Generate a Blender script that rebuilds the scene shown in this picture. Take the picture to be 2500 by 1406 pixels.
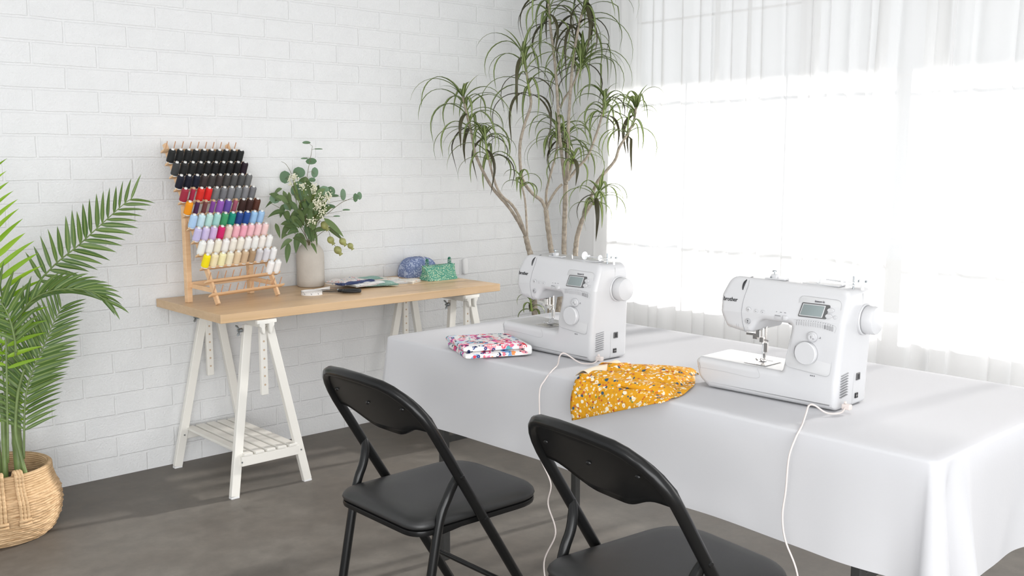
import bpy, bmesh, math, random
from math import pi, sin, cos, radians as R
from mathutils import Vector, Matrix, Quaternion, geometry
V = Vector
sc = bpy.context.scene
for o in list(bpy.data.objects): bpy.data.objects.remove(o)
col = sc.collection

# ---------------------------------------------------------------- camera
cam_d = bpy.data.cameras.new('camera'); cam = bpy.data.objects.new('camera', cam_d); col.objects.link(cam)
cam_d.sensor_width = 36; cam_d.lens = 36*2408/2500; cam_d.clip_start = 0.05
yaw, pitch = R(48.06), R(7.4528)
right = V((0.74102, -0.67148, 0)).normalized()
fwd = V((0.66581, 0.73476, -0.12971)).normalized()
upv = right.cross(fwd)
m = Matrix((right, upv, -fwd)).transposed().to_4x4(); m.translation = V((0, 0, 1.28))
cam.matrix_world = m
sc.camera = cam
# ---------------------------------------------------------------- world, sun, lamps, exposure
sc.view_settings.view_transform = 'Standard'; sc.view_settings.look = 'None'
sc.view_settings.gamma = 1.0; sc.view_settings.use_curve_mapping = False
sc.view_settings.exposure = 0.24
sc.cycles.max_bounces = 10; sc.cycles.diffuse_bounces = 4; sc.cycles.glossy_bounces = 3
sc.cycles.transmission_bounces = 6; sc.cycles.transparent_max_bounces = 10
sc.cycles.sample_clamp_indirect = 6
sc.cycles.caustics_reflective = False; sc.cycles.caustics_refractive = False
world = bpy.data.worlds.new('sky'); sc.world = world; world.use_nodes = True
bg = world.node_tree.nodes['Background']; bg.inputs[0].default_value = (0.93, 0.965, 1.0, 1); bg.inputs[1].default_value = .95
def lamp(name, kind, loc, target, energy, color=(1, 1, 1), size=None, size_y=None, angle=None, spread=None):
    d = bpy.data.lights.new(name, kind); d.energy = energy; d.color = color
    if kind == 'AREA':
        d.shape = 'RECTANGLE'; d.size = size; d.size_y = size_y or size
        if spread: d.spread = spread
    if angle is not None: d.angle = angle
    o = bpy.data.objects.new(name, d); col.objects.link(o); o.location = loc
    o.rotation_euler = (V(target)-V(loc)).to_track_quat('-Z', 'Y').to_euler()
    return o
lamp('sun', 'SUN', (9, 2.0, 2.9), (4, 2.6, 0.8), 12.5, (1.0, 0.97, 0.93), angle=R(2.2))
lamp('studio_softbox', 'AREA', (-2.6, -0.1, 1.75), (1.2, 3.6, 0.9), 19, (1.0, 0.985, 0.96), size=0.5, size_y=0.5)
lamp('rear_fill', 'AREA', (-.7, -1.9, 0.95), (2.2, 2.6, 0.5), 150, (0.98, 0.99, 1.0), size=3.4, size_y=2.2)  # broad unseen fill added behind the camera to brighten cloth front and lower wall
lamp('overhead_fill', 'AREA', (1.25, .55, 2.66), (1.25, .55, 0), 7, (1.0, 0.99, 0.97), size=1.4, size_y=1.4)  # unseen fill added overhead to lift the floor and table top

# ---------------------------------------------------------------- materials
def nodes(name):
    mt = bpy.data.materials.new(name); mt.use_nodes = True
    nt = mt.node_tree; b = nt.nodes['Principled BSDF']
    return mt, nt, b
def mat(name, rgb, rough=0.5, metal=0.0, spec=0.5, bump=0, bscale=200, var=0, vscale=5, coat=0, sheen=0, emit=None):
    mt, nt, b = nodes(name)
    b.inputs['Base Color'].default_value = (*rgb, 1); b.inputs['Roughness'].default_value = rough
    b.inputs['Metallic'].default_value = metal; b.inputs['Specular IOR Level'].default_value = spec
    b.inputs['Coat Weight'].default_value = coat; b.inputs['Sheen Weight'].default_value = sheen
    tc = nt.nodes.new('ShaderNodeTexCoord')
    if bump:
        n = nt.nodes.new('ShaderNodeTexNoise'); n.inputs['Scale'].default_value = bscale; n.inputs['Detail'].default_value = 4
        nt.links.new(tc.outputs['Object'], n.inputs['Vector'])
        bp = nt.nodes.new('ShaderNodeBump'); bp.inputs['Strength'].default_value = bump; bp.inputs['Distance'].default_value = 0.002
        nt.links.new(n.outputs['Fac'], bp.inputs['Height']); nt.links.new(bp.outputs[0], b.inputs['Normal'])
    if var:
        n = nt.nodes.new('ShaderNodeTexNoise'); n.inputs['Scale'].default_value = vscale; n.inputs['Detail'].default_value = 5
        nt.links.new(tc.outputs['Object'], n.inputs['Vector'])
        r = nt.nodes.new('ShaderNodeValToRGB')
        r.color_ramp.elements[0].position = 0.3; r.color_ramp.elements[1].position = 0.7
        r.color_ramp.elements[0].color = (*[c*(1-var) for c in rgb], 1); r.color_ramp.elements[1].color = (*[min(1, c*(1+var)) for c in rgb], 1)
        nt.links.new(n.outputs['Fac'], r.inputs[0]); nt.links.new(r.outputs[0], b.inputs['Base Color'])
    return mt
def N(nt, kind, **kw):
    n = nt.nodes.new(kind)
    for k, v in kw.items():
        if k in n.inputs: n.inputs[k].default_value = v
        else: setattr(n, k, v)
    return n
def ramp(nt, src, stops, interp='LINEAR'):
    r = nt.nodes.new('ShaderNodeValToRGB'); r.color_ramp.interpolation = interp
    els = r.color_ramp.elements
    while len(els) < len(stops): els.new(0.5)
    for e, (p, c) in zip(els, stops): e.position = p; e.color = (*c, 1) if len(c) == 3 else c
    nt.links.new(src, r.inputs[0]); return r.outputs[0]
def mixc(nt, f, a, b_):
    n = nt.nodes.new('ShaderNodeMix'); n.data_type = 'RGBA'
    if isinstance(f, (int, float)): n.inputs[0].default_value = f
    else: nt.links.new(f, n.inputs[0])
    for i, c in ((6, a), (7, b_)):
        if isinstance(c, tuple): n.inputs[i].default_value = (*c, 1)
        else: nt.links.new(c, n.inputs[i])
    return n.outputs[2]
def math_(nt, op, a, b_=None):
    n = nt.nodes.new('ShaderNodeMath'); n.operation = op
    for i, c in enumerate((a, b_)):
        if c is None: continue
        if isinstance(c, (int, float)): n.inputs[i].default_value = c
        else: nt.links.new(c, n.inputs[i])
    return n.outputs[0]

def brick_mat():
    mt, nt, b = nodes('painted_brick')
    tc = N(nt, 'ShaderNodeTexCoord'); mp = N(nt, 'ShaderNodeMapping'); mp.inputs['Rotation'].default_value = (R(-90), 0, 0)
    mp.inputs['Location'].default_value = (BRX, 0.005, 0)
    nt.links.new(tc.outputs['Object'], mp.inputs['Vector'])
    wob = N(nt, 'ShaderNodeTexNoise', Scale=9.0, Detail=2.0); nt.links.new(mp.outputs[0], wob.inputs['Vector'])
    add = N(nt, 'ShaderNodeVectorMath', operation='MULTIPLY_ADD'); nt.links.new(wob.outputs['Color'], add.inputs[0])
    add.inputs[1].default_value = (.006, .006, 0); nt.links.new(mp.outputs[0], add.inputs[2])
    br = N(nt, 'ShaderNodeTexBrick'); nt.links.new(add.outputs[0], br.inputs['Vector'])
    br.inputs['Scale'].default_value = 1; br.inputs['Brick Width'].default_value = 0.24; br.inputs['Row Height'].default_value = 0.086
    br.inputs['Mortar Size'].default_value = 0.006; br.inputs['Mortar Smooth'].default_value = 0.45; br.offset = 0.5
    br.inputs['Color1'].default_value = (.2, .2, .2, 1); br.inputs['Color2'].default_value = (.9, .9, .9, 1)
    n1 = N(nt, 'ShaderNodeTexNoise', Scale=120.0, Detail=5.0, Roughness=.6); nt.links.new(tc.outputs['Object'], n1.inputs['Vector'])
    n2 = N(nt, 'ShaderNodeTexNoise', Scale=14.0, Detail=3.0); nt.links.new(tc.outputs['Object'], n2.inputs['Vector'])
    inv = math_(nt, 'SUBTRACT', 1.0, br.outputs['Fac'])
    h = math_(nt, 'ADD', math_(nt, 'MULTIPLY', inv, 1.0), math_(nt, 'MULTIPLY', n1.outputs['Fac'], 1.15))
    h = math_(nt, 'ADD', h, math_(nt, 'MULTIPLY', n2.outputs['Fac'], 0.5))
    bp = N(nt, 'ShaderNodeBump', Strength=0.55, Distance=0.0055); nt.links.new(h, bp.inputs['Height'])
    nt.links.new(bp.outputs[0], b.inputs['Normal'])
    base = mixc(nt, n2.outputs['Fac'], (.755, .76, .765), (.81, .815, .82))
    nt.links.new(base, b.inputs['Base Color']); b.inputs['Roughness'].default_value = .55; b.inputs['Specular IOR Level'].default_value = .3
    return mt
def floor_mat():
    mt, nt, b = nodes('floor_vinyl')
    tc = N(nt, 'ShaderNodeTexCoord')
    n1 = N(nt, 'ShaderNodeTexNoise', Scale=2.2, Detail=7.0, Roughness=.6); nt.links.new(tc.outputs['Object'], n1.inputs['Vector'])
    n2 = N(nt, 'ShaderNodeTexNoise', Scale=14.0, Detail=8.0, Roughness=.7); nt.links.new(tc.outputs['Object'], n2.inputs['Vector'])
    n3 = N(nt, 'ShaderNodeTexNoise', Scale=0.9, Detail=3.0); nt.links.new(tc.outputs['Object'], n3.inputs['Vector'])
    c = ramp(nt, n1.outputs['Fac'], [(.3, (.130, .114, .098)), (.5, (.152, .137, .120)), (.72, (.182, .167, .148))])
    c2 = ramp(nt, n2.outputs['Fac'], [(.35, (.78, .78, .78)), (.65, (1.12, 1.12, 1.12))])
    mul = nt.nodes.new('ShaderNodeMix'); mul.data_type = 'RGBA'; mul.blend_type = 'MULTIPLY'; mul.inputs[0].default_value = .8
    nt.links.new(c, mul.inputs[6]); nt.links.new(c2, mul.inputs[7])
    warm = mixc(nt, n3.outputs['Fac'], mul.outputs[2], mul.outputs[2])
    nt.links.new(warm, b.inputs['Base Color']); b.inputs['Specular IOR Level'].default_value = .28
    nt.links.new(ramp(nt, n2.outputs['Fac'], [(.3, (.48,)*3), (.7, (.60,)*3)]), b.inputs['Roughness'])
    bp = N(nt, 'ShaderNodeBump', Strength=.15, Distance=.001); nt.links.new(n2.outputs['Fac'], bp.inputs['Height']); nt.links.new(bp.outputs[0], b.inputs['Normal'])
    return mt
def cloth_sheet_mat(name, rgb, trans, clear, bump=.1, var=.0):
    mt = bpy.data.materials.new(name); mt.use_nodes = True; nt = mt.node_tree; nt.nodes.clear()
    out = N(nt, 'ShaderNodeOutputMaterial'); tc = N(nt, 'ShaderNodeTexCoord')
    d = N(nt, 'ShaderNodeBsdfDiffuse'); t = N(nt, 'ShaderNodeBsdfTranslucent'); d.inputs[0].default_value = (*rgb, 1); t.inputs[0].default_value = (*rgb, 1)
    m1 = N(nt, 'ShaderNodeMixShader'); m1.inputs[0].default_value = trans
    nt.links.new(d.outputs[0], m1.inputs[1]); nt.links.new(t.outputs[0], m1.inputs[2])
    w = N(nt, 'ShaderNodeTexNoise', Scale=160.0, Detail=4.0); nt.links.new(tc.outputs['Object'], w.inputs['Vector'])
    bp = N(nt, 'ShaderNodeBump', Strength=bump, Distance=.001); nt.links.new(w.outputs['Fac'], bp.inputs['Height'])
    nt.links.new(bp.outputs[0], d.inputs['Normal'])
    last = m1.outputs[0]
    if clear:
        tr = N(nt, 'ShaderNodeBsdfTransparent'); m2 = N(nt, 'ShaderNodeMixShader')
        m2.inputs[0].default_value = clear
        nt.links.new(last, m2.inputs[1]); nt.links.new(tr.outputs[0], m2.inputs[2]); last = m2.outputs[0]
    nt.links.new(last, out.inputs[0]); return mt
def leaf_mat(name, c1, c2, rough=.45, trans=.18, edge=None):
    mt, nt, b = nodes(name)
    out = [n for n in nt.nodes if n.type == 'OUTPUT_MATERIAL'][0]
    g = N(nt, 'ShaderNodeNewGeometry')
    c = mixc(nt, g.outputs['Random Per Island'], c1, c2)
    if edge:
        uv = N(nt, 'ShaderNodeUVMap'); sp = N(nt, 'ShaderNodeSeparateXYZ'); nt.links.new(uv.outputs[0], sp.inputs[0])
        e = math_(nt, 'ABSOLUTE', math_(nt, 'SUBTRACT', sp.outputs[0], .5))
        f = ramp(nt, e, edge[1]); c = mixc(nt, f, c, edge[0])
    nt.links.new(c, b.inputs['Base Color']); b.inputs['Roughness'].default_value = rough; b.inputs['Specular IOR Level'].default_value = .35
    t = N(nt, 'ShaderNodeBsdfTranslucent'); nt.links.new(c, t.inputs[0])
    ms = N(nt, 'ShaderNodeMixShader'); ms.inputs[0].default_value = trans
    nt.links.new(b.outputs[0], ms.inputs[1]); nt.links.new(t.outputs[0], ms.inputs[2]); nt.links.new(ms.outputs[0], out.inputs[0])
    return mt
def wood_mat(name, c1, c2, axis='X', scale=1.0, rough=.42):
    mt, nt, b = nodes(name)
    tc = N(nt, 'ShaderNodeTexCoord'); mp = N(nt, 'ShaderNodeMapping'); nt.links.new(tc.outputs['Object'], mp.inputs[0])
    s = {'X': (1.2, 22, 60), 'Y': (22, 1.2, 60), 'Z': (30, 30, 1.2)}[axis]
    mp.inputs['Scale'].default_value = tuple(v*scale for v in s)
    n = N(nt, 'ShaderNodeTexNoise', Scale=1.0, Detail=6.0, Roughness=.6, Distortion=.4); nt.links.new(mp.outputs[0], n.inputs[0])
    nt.links.new(ramp(nt, n.outputs['Fac'], [(.3, c1), (.7, c2)]), b.inputs['Base Color']); b.inputs['Roughness'].default_value = rough
    return mt
def print_mat(name, base, layers, rough=.8, bump=.3, warp=.4):
    """printed cotton: layers = (scale, threshold, soft, palette) of small voronoi motifs on a base colour"""
    mt, nt, b = nodes(name)
    tc = N(nt, 'ShaderNodeTexCoord'); c = base
    for i, (sca, thr, soft, pal, ring) in enumerate(layers):
        mp = N(nt, 'ShaderNodeMapping'); nt.links.new(tc.outputs['Object'], mp.inputs[0]); mp.inputs['Location'].default_value = (i*3.1, i*1.7, i*.9)
        nz = N(nt, 'ShaderNodeTexNoise', Scale=sca*1.1, Detail=2.0); nt.links.new(mp.outputs[0], nz.inputs[0])
        ad = N(nt, 'ShaderNodeVectorMath', operation='MULTIPLY_ADD'); nt.links.new(nz.outputs['Color'], ad.inputs[0]); k = warp/sca
        ad.inputs[1].default_value = (k, k, k); nt.links.new(mp.outputs[0], ad.inputs[2])
        v = N(nt, 'ShaderNodeTexVoronoi', Scale=float(sca)); nt.links.new(ad.outputs[0], v.inputs['Vector'])
        sp = N(nt, 'ShaderNodeSeparateColor'); nt.links.new(v.outputs['Color'], sp.inputs[0])
        pc = ramp(nt, sp.outputs[0], [(j/len(pal), p) for j, p in enumerate(pal)], 'CONSTANT')
        if ring: stops = [(0, (0, 0, 0)), (thr*.35, (0, 0, 0)), (thr*.4, (1, 1, 1)), (thr, (1, 1, 1)), (thr+soft, (0, 0, 0))]
        else: stops = [(0, (1, 1, 1)), (thr, (1, 1, 1)), (thr+soft, (0, 0, 0))]
        f = ramp(nt, v.outputs['Distance'], stops)
        c = mixc(nt, f, c, pc)
    if isinstance(c, tuple): b.inputs['Base Color'].default_value = (*c, 1)
    else: nt.links.new(c, b.inputs['Base Color'])
    b.inputs['Roughness'].default_value = rough; b.inputs['Specular IOR Level'].default_value = .2
    w = N(nt, 'ShaderNodeTexNoise', Scale=300.0); nt.links.new(tc.outputs['Object'], w.inputs[0])
    bp = N(nt, 'ShaderNodeBump', Strength=bump, Distance=.001); nt.links.new(w.outputs['Fac'], bp.inputs['Height']); nt.links.new(bp.outputs[0], b.inputs['Normal'])
    return mt
def rope_mat(name, c1, c2, freq, bump=.8, twist=0.0):
    mt, nt, b = nodes(name)
    tc = N(nt, 'ShaderNodeTexCoord'); mp = N(nt, 'ShaderNodeMapping'); nt.links.new(tc.outputs['Object'], mp.inputs[0])
    mp.inputs['Scale'].default_value = (9, 9, 60)
    n = N(nt, 'ShaderNodeTexNoise', Scale=2.4, Detail=6.0, Roughness=.7, Distortion=.6); nt.links.new(mp.outputs[0], n.inputs[0])
    nt.links.new(ramp(nt, n.outputs['Fac'], [(.3, c1), (.55, c2), (.75, tuple(min(1, x*1.25) for x in c2))]), b.inputs['Base Color'])
    b.inputs['Roughness'].default_value = .75; b.inputs['Specular IOR Level'].default_value = .2
    bp = N(nt, 'ShaderNodeBump', Strength=bump, Distance=.004); nt.links.new(n.outputs['Fac'], bp.inputs['Height']); nt.links.new(bp.outputs[0], b.inputs['Normal'])
    return mt
BRX = 0.01
MT = {}
def M(k): return MT[k]

# ---------------------------------------------------------------- mesh helpers
class MB:
    def __init__(s): s.v = []; s.f = []; s.uv = {}
    def add(s, vs, fs, uvs=None):
        k = len(s.v); s.v += [tuple(x) for x in vs]
        for i, f in enumerate(fs):
            if uvs: s.uv[len(s.f)] = uvs[i]
            s.f.append(tuple(a+k for a in f))
        return s
    def box(s, c, d, rot=None):
        c = V(c); q = rot or Matrix.Identity(3)
        vs = [c + q @ V((x*d[0]/2, y*d[1]/2, z*d[2]/2)) for x in (-1, 1) for y in (-1, 1) for z in (-1, 1)]
        return s.add(vs, [(0, 1, 3, 2), (4, 6, 7, 5), (0, 4, 5, 1), (2, 3, 7, 6), (0, 2, 6, 4), (1, 5, 7, 3)])
    def bar(s, a, b, w, h, up=(0, 0, 1)):
        a, b = V(a), V(b); z = (b-a).normalized(); x = z.cross(V(up))
        if x.length < 1e-4: x = z.cross(V((0, 1, 0)))
        x.normalize(); y = x.cross(z)
        vs = [p + x*i*w/2 + y*j*h/2 for p in (a, b) for i, j in ((-1, -1), (1, -1), (1, 1), (-1, 1))]
        return s.add(vs, [(0, 1, 2, 3)[::-1], (4, 5, 6, 7), (0, 1, 5, 4), (1, 2, 6, 5), (2, 3, 7, 6), (3, 0, 4, 7)])
    def tube(s, pts, r, n=10, cap=True, flat=1.0):
        pts = [V(p) for p in pts]; m_ = len(pts)
        rr = r if isinstance(r, (list, tuple)) else [r]*m_
        tn = []
        for i in range(m_):
            t = pts[min(i+1, m_-1)] - pts[max(i-1, 0)]; tn.append(t.normalized())
        x = tn[0].orthogonal().normalized(); rings = []
        for i in range(m_):
            x = (x - tn[i]*x.dot(tn[i])).normalized(); y = tn[i].cross(x)
            rings += [pts[i] + (x*cos(2*pi*k/n) + y*sin(2*pi*k/n)*flat)*rr[i] for k in range(n)]
        fs = [(i*n+k, i*n+(k+1) % n, (i+1)*n+(k+1) % n, (i+1)*n+k) for i in range(m_-1) for k in range(n)]
        if cap: fs += [tuple(range(n))[::-1], tuple((m_-1)*n+k for k in range(n))]
        return s.add(rings, fs)
    def lathe(s, prof, c=(0, 0, 0), n=32, axis=(0, 0, 1), cap=True, ph=0):
        c = V(c); z = V(axis).normalized(); x = z.orthogonal().normalized(); y = z.cross(x)
        if abs(z.z) > .999: x, y = V((1, 0, 0)), V((0, 1, 0)) if z.z > 0 else V((0, -1, 0))
        vs = [c + z*h + (x*cos(2*pi*k/n+ph) + y*sin(2*pi*k/n+ph))*max(r, 1e-5) for r, h in prof for k in range(n)]
        m_ = len(prof)
        fs = [(i*n+k, i*n+(k+1) % n, (i+1)*n+(k+1) % n, (i+1)*n+k) for i in range(m_-1) for k in range(n)]
        if cap: fs += [tuple(range(n))[::-1], tuple((m_-1)*n+k for k in range(n))]
        return s.add(vs, fs)
    def grid(s, fn, nu, nv, uv=False):
        vs = [fn(i/nu, j/nv) for j in range(nv+1) for i in range(nu+1)]
        fs = []; uvs = []
        for j in range(nv):
            for i in range(nu):
                a = j*(nu+1)+i; fs.append((a, a+1, a+nu+2, a+nu+1))
                uvs.append([(i/nu, j/nv), ((i+1)/nu, j/nv), ((i+1)/nu, (j+1)/nv), (i/nu, (j+1)/nv)])
        return s.add(vs, fs, uvs if uv else None)
    def prism(s, out, y0, y1, r=0.0, steps=4, mp=None):
        """outline in (u,z), extruded along y from y0 (front) to y1, edges rounded by r"""
        n = len(out); area = sum(out[i][0]*out[(i+1) % n][1]-out[(i+1) % n][0]*out[i][1] for i in range(n))
        sg = 1 if area > 0 else -1
        nr = []
        for i in range(n):
            a, b, c = V(out[i-1]), V(out[i]), V(out[(i+1) % n])
            d1 = (b-a).normalized() if (b-a).length > 1e-9 else V((1, 0)); d2 = (c-b).normalized() if (c-b).length > 1e-9 else d1
            t = (d1+d2); t = t.normalized() if t.length > 1e-6 else d1
            k = 1/max(.5, t.dot(d1)); nr.append(V((-t.y, t.x))*sg*k)
        sl = []
        if r > 0:
            for i in range(steps+1):
                a = i/steps*pi/2; sl.append((y0+r*(1-sin(a)), r*(1-cos(a))))
            sl2 = [(y1-(y-y0), ins) for y, ins in sl]; sl = sl[::-1] + sl2
        else: sl = [(y0, 0), (y1, 0)]
        mp = mp or (lambda u, y, z: V((u, y, z)))
        vs = [mp(out[i][0]+nr[i].x*ins, y, out[i][1]+nr[i].y*ins) for y, ins in sl for i in range(n)]
        fs = [(k*n+i, k*n+(i+1) % n, (k+1)*n+(i+1) % n, (k+1)*n+i) for k in range(len(sl)-1) for i in range(n)]
        L = len(sl)
        first = [V((o_[0]+q.x*sl[0][1], o_[1]+q.y*sl[0][1], 0)) for o_, q in zip(out, nr)]
        for tri in geometry.tessellate_polygon([first]):
            fs.append(tuple(tri)[::-1]); fs.append(tuple((L-1)*n+i for i in tri))
        return s.add(vs, fs)
    def build(s, name, mtl, parent=None, smooth=40, bevel=0, off=None, subsurf=0, solid=0, bseg=2):
        me = bpy.data.meshes.new(name)
        vs = s.v if off is None else [tuple(V(p)-V(off)) for p in s.v]
        me.from_pydata(vs, [], s.f)
        if s.uv:
            ul = me.uv_layers.new(name='uv')
            for i, p in enumerate(me.polygons):
                if i in s.uv:
                    for li, c in zip(p.loop_indices, s.uv[i]): ul.data[li].uv = c
        me.validate()
        bm = bmesh.new(); bm.from_mesh(me); bmesh.ops.recalc_face_normals(bm, faces=bm.faces); bm.to_mesh(me); bm.free()
        if smooth:
            me.shade_smooth()
            if smooth < 180: me.set_sharp_from_angle(angle=R(smooth))
        me.materials.append(mtl if not isinstance(mtl, str) else M(mtl))
        o = bpy.data.objects.new(name, me); col.objects.link(o)
        if parent: o.parent = parent
        if bevel:
            b = o.modifiers.new('b', 'BEVEL'); b.width = bevel; b.segments = bseg; b.limit_method = 'ANGLE'; b.angle_limit = R(35)
        if solid:
            b = o.modifiers.new('t', 'SOLIDIFY'); b.thickness = solid; b.offset = 0
        if subsurf:
            b = o.modifiers.new('s', 'SUBSURF'); b.levels = subsurf; b.render_levels = subsurf
        return o
def tag(o, label=None, cat=None, group=None, kind=None):
    if label: o['label'] = label
    if cat: o['category'] = cat
    if group: o['group'] = group
    if kind: o['kind'] = kind
    return o
def empty(name, loc, rz=0):
    o = bpy.data.objects.new(name, None); col.objects.link(o); o.location = loc; o.rotation_euler = (0, 0, rz); o.empty_display_size = .05
    return o
def lab(o, t): o['label'] = t; return o
def round_poly(pts, seg=5):
    out = []
    n = len(pts)
    for i in range(n):
        p = V(pts[i][:2]); r = pts[i][2] if len(pts[i]) > 2 else 0
        a = V(pts[i-1][:2])-p; b = V(pts[(i+1) % n][:2])-p
        if r <= 0: out.append((p.x, p.y)); continue
        la, lb = a.length, b.length; a.normalize(); b.normalize()
        ang = a.angle(b); d = min(r/math.tan(ang/2), la*.48, lb*.48); rr = d*math.tan(ang/2)
        p1 = p+a*d; p2 = p+b*d
        for k in range(seg+1):
            t = k/seg; q = (1-t)**2*p1 + 2*t*(1-t)*p + t*t*p2
            out.append((q.x, q.y))
    return out
def smooth_pts(pts, sub=6):
    pts = [V(p) for p in pts]; out = []
    for i in range(len(pts)-1):
        p0 = pts[max(i-1, 0)]; p1 = pts[i]; p2 = pts[i+1]; p3 = pts[min(i+2, len(pts)-1)]
        for k in range(sub):
            t = k/sub
            out.append(.5*((2*p1)+(p2-p0)*t+(2*p0-5*p1+4*p2-p3)*t*t+(3*p1-p0-3*p2+p3)*t**3))
    out.append(pts[-1]); return out
def text_mesh(name, txt, size, mtl, parent, mw, depth=.0004, sx=1.0):
    c = bpy.data.curves.new(name, 'FONT'); c.body = txt; c.size = size; c.extrude = depth; c.resolution_u = 4
    c.offset = size*.003
    o = bpy.data.objects.new(name, c); col.objects.link(o)
    dg = bpy.context.evaluated_depsgraph_get(); me = bpy.data.meshes.new_from_object(o.evaluated_get(dg)); bpy.data.objects.remove(o)
    me.transform(mw @ Matrix.Diagonal((sx, 1, 1, 1)))
    me.materials.clear(); me.materials.append(M(mtl)); o = bpy.data.objects.new(name, me); col.objects.link(o); o.parent = parent
    return o
def kids(o): return [c for c in bpy.data.objects if c.parent == o]
def copy_tree(o, parent=None):
    ch = kids(o)
    c = o.copy(); col.objects.link(c)
    if parent: c.parent = parent
    for k in ch: copy_tree(k, c)
    return c
TRUNKS=[('a',[[3.317,3.517,0.776],[3.307,3.529,0.847],[3.297,3.54,0.907]],0.016,0.013),('a',[[3.318,3.562,0.905],[3.28,3.584,0.986],[3.24,3.605,1.051],[3.174,3.637,1.134],[3.13,3.661,1.217],[3.097,3.682,1.306],[3.088,3.696,1.394],[3.072,3.713,1.491],[3.059,3.728,1.578]],0.0085,0.006),('a',[[3.277,3.518,0.909],[3.253,3.537,0.999],[3.221,3.555,1.059],[3.173,3.575,1.104],[3.147,3.59,1.159],[3.127,3.609,1.257],[3.115,3.624,1.354]],0.008,0.005),('a',[[3.251,3.479,0.913],[3.255,3.489,1.001],[3.255,3.498,1.08],[3.248,3.508,1.139],[3.241,3.518,1.198]],0.006,0.004),('b',[[3.426,3.478,0.751],[3.422,3.492,0.852],[3.417,3.505,0.943],[3.414,3.517,1.03]],0.015,0.012),('b',[[3.414,3.517,1.03],[3.395,3.529,1.075],[3.351,3.548,1.112],[3.308,3.57,1.176],[3.301,3.583,1.256],[3.309,3.592,1.356],[3.343,3.594,1.456],[3.381,3.593,1.546],[3.377,3.607,1.646],[3.365,3.624,1.755],[3.361,3.632,1.804]],0.009,0.006),('b',[[3.461,3.559,1.031],[3.466,3.568,1.113],[3.499,3.569,1.215],[3.53,3.569,1.296],[3.552,3.575,1.399]],0.007,0.005),('b',[[3.419,3.516,1.038],[3.445,3.514,1.084],[3.481,3.507,1.13],[3.509,3.501,1.154]],0.006,0.006),('c',[[3.482,3.458,0.748],[3.493,3.468,0.85],[3.512,3.482,1.012],[3.528,3.494,1.154]],0.014,0.012),('c',[[3.526,3.495,1.154],[3.522,3.509,1.256],[3.517,3.529,1.397],[3.521,3.545,1.539],[3.525,3.562,1.68],[3.523,3.578,1.801],[3.516,3.595,1.922],[3.516,3.608,2.022],[3.521,3.619,2.122]],0.009,0.006),('c',[[3.495,3.458,1.155],[3.518,3.468,1.296],[3.534,3.483,1.457],[3.559,3.495,1.619],[3.588,3.505,1.78],[3.619,3.503,1.922],[3.647,3.495,2.023],[3.672,3.489,2.113]],0.009,0.006),('c',[[3.484,3.436,1.176],[3.534,3.418,1.236],[3.577,3.39,1.296],[3.615,3.372,1.396],[3.647,3.362,1.497],[3.664,3.362,1.587]],0.007,0.005),('c',[[3.577,3.584,1.538],[3.603,3.581,1.584],[3.644,3.573,1.637],[3.681,3.56,1.719],[3.708,3.549,1.792]],0.006,0.004),('c',[[3.464,3.422,1.167],[3.486,3.421,1.216],[3.507,3.42,1.266]],0.005,0.004),('d',[[3.537,3.438,0.746],[3.549,3.441,0.828],[3.562,3.441,0.899],[3.588,3.433,0.98]],0.015,0.012),('d',[[3.588,3.433,0.98],[3.623,3.417,1.072],[3.659,3.401,1.164],[3.697,3.376,1.219],[3.736,3.351,1.276],[3.756,3.343,1.337],[3.789,3.324,1.398],[3.835,3.299,1.49],[3.855,3.289,1.537]],0.009,0.006),('d',[[3.515,3.363,0.98],[3.538,3.35,1.026],[3.565,3.334,1.076],[3.587,3.322,1.12]],0.007,0.004),('b',[[3.294,3.485,0.618],[3.297,3.495,0.698],[3.312,3.5,0.778]],0.01,0.01)]
CLUSTERS=[('a',[[3.085,3.699,1.413],[3.074,3.715,1.511],[3.059,3.728,1.578]],30,0.3,0.25),('a',[[3.12,3.613,1.276],[3.115,3.624,1.354],[3.11,3.631,1.393]],24,0.27,0.3),('a',[[3.249,3.509,1.149],[3.241,3.518,1.202]],9,0.14,0.1),('b',[[3.38,3.598,1.586],[3.37,3.617,1.715],[3.361,3.632,1.804]],32,0.36,0.45),('b',[[3.549,3.572,1.368],[3.56,3.577,1.44]],26,0.26,0.3),('c',[[3.518,3.597,1.942],[3.521,3.619,2.122]],24,0.36,0.45),('c',[[3.619,3.503,1.922],[3.647,3.495,2.023],[3.672,3.489,2.113]],34,0.36,0.5),('c',[[3.649,3.358,1.487],[3.664,3.362,1.587]],24,0.24,0.35),('c',[[3.691,3.553,1.73],[3.708,3.55,1.802]],34,0.34,0.15),('c',[[3.502,3.421,1.256],[3.513,3.421,1.296]],12,0.2,0.1),('d',[[3.789,3.324,1.398],[3.835,3.299,1.49],[3.855,3.289,1.537]],30,0.27,0.15),('d',[[3.56,3.335,1.056],[3.591,3.32,1.128]],22,0.25,0.3),('b',[[3.283,3.479,0.539],[3.282,3.487,0.599]],8,0.12,0.1),('b',[[3.595,3.571,1.338],[3.605,3.576,1.4]],16,0.26,0.2)]
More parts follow.
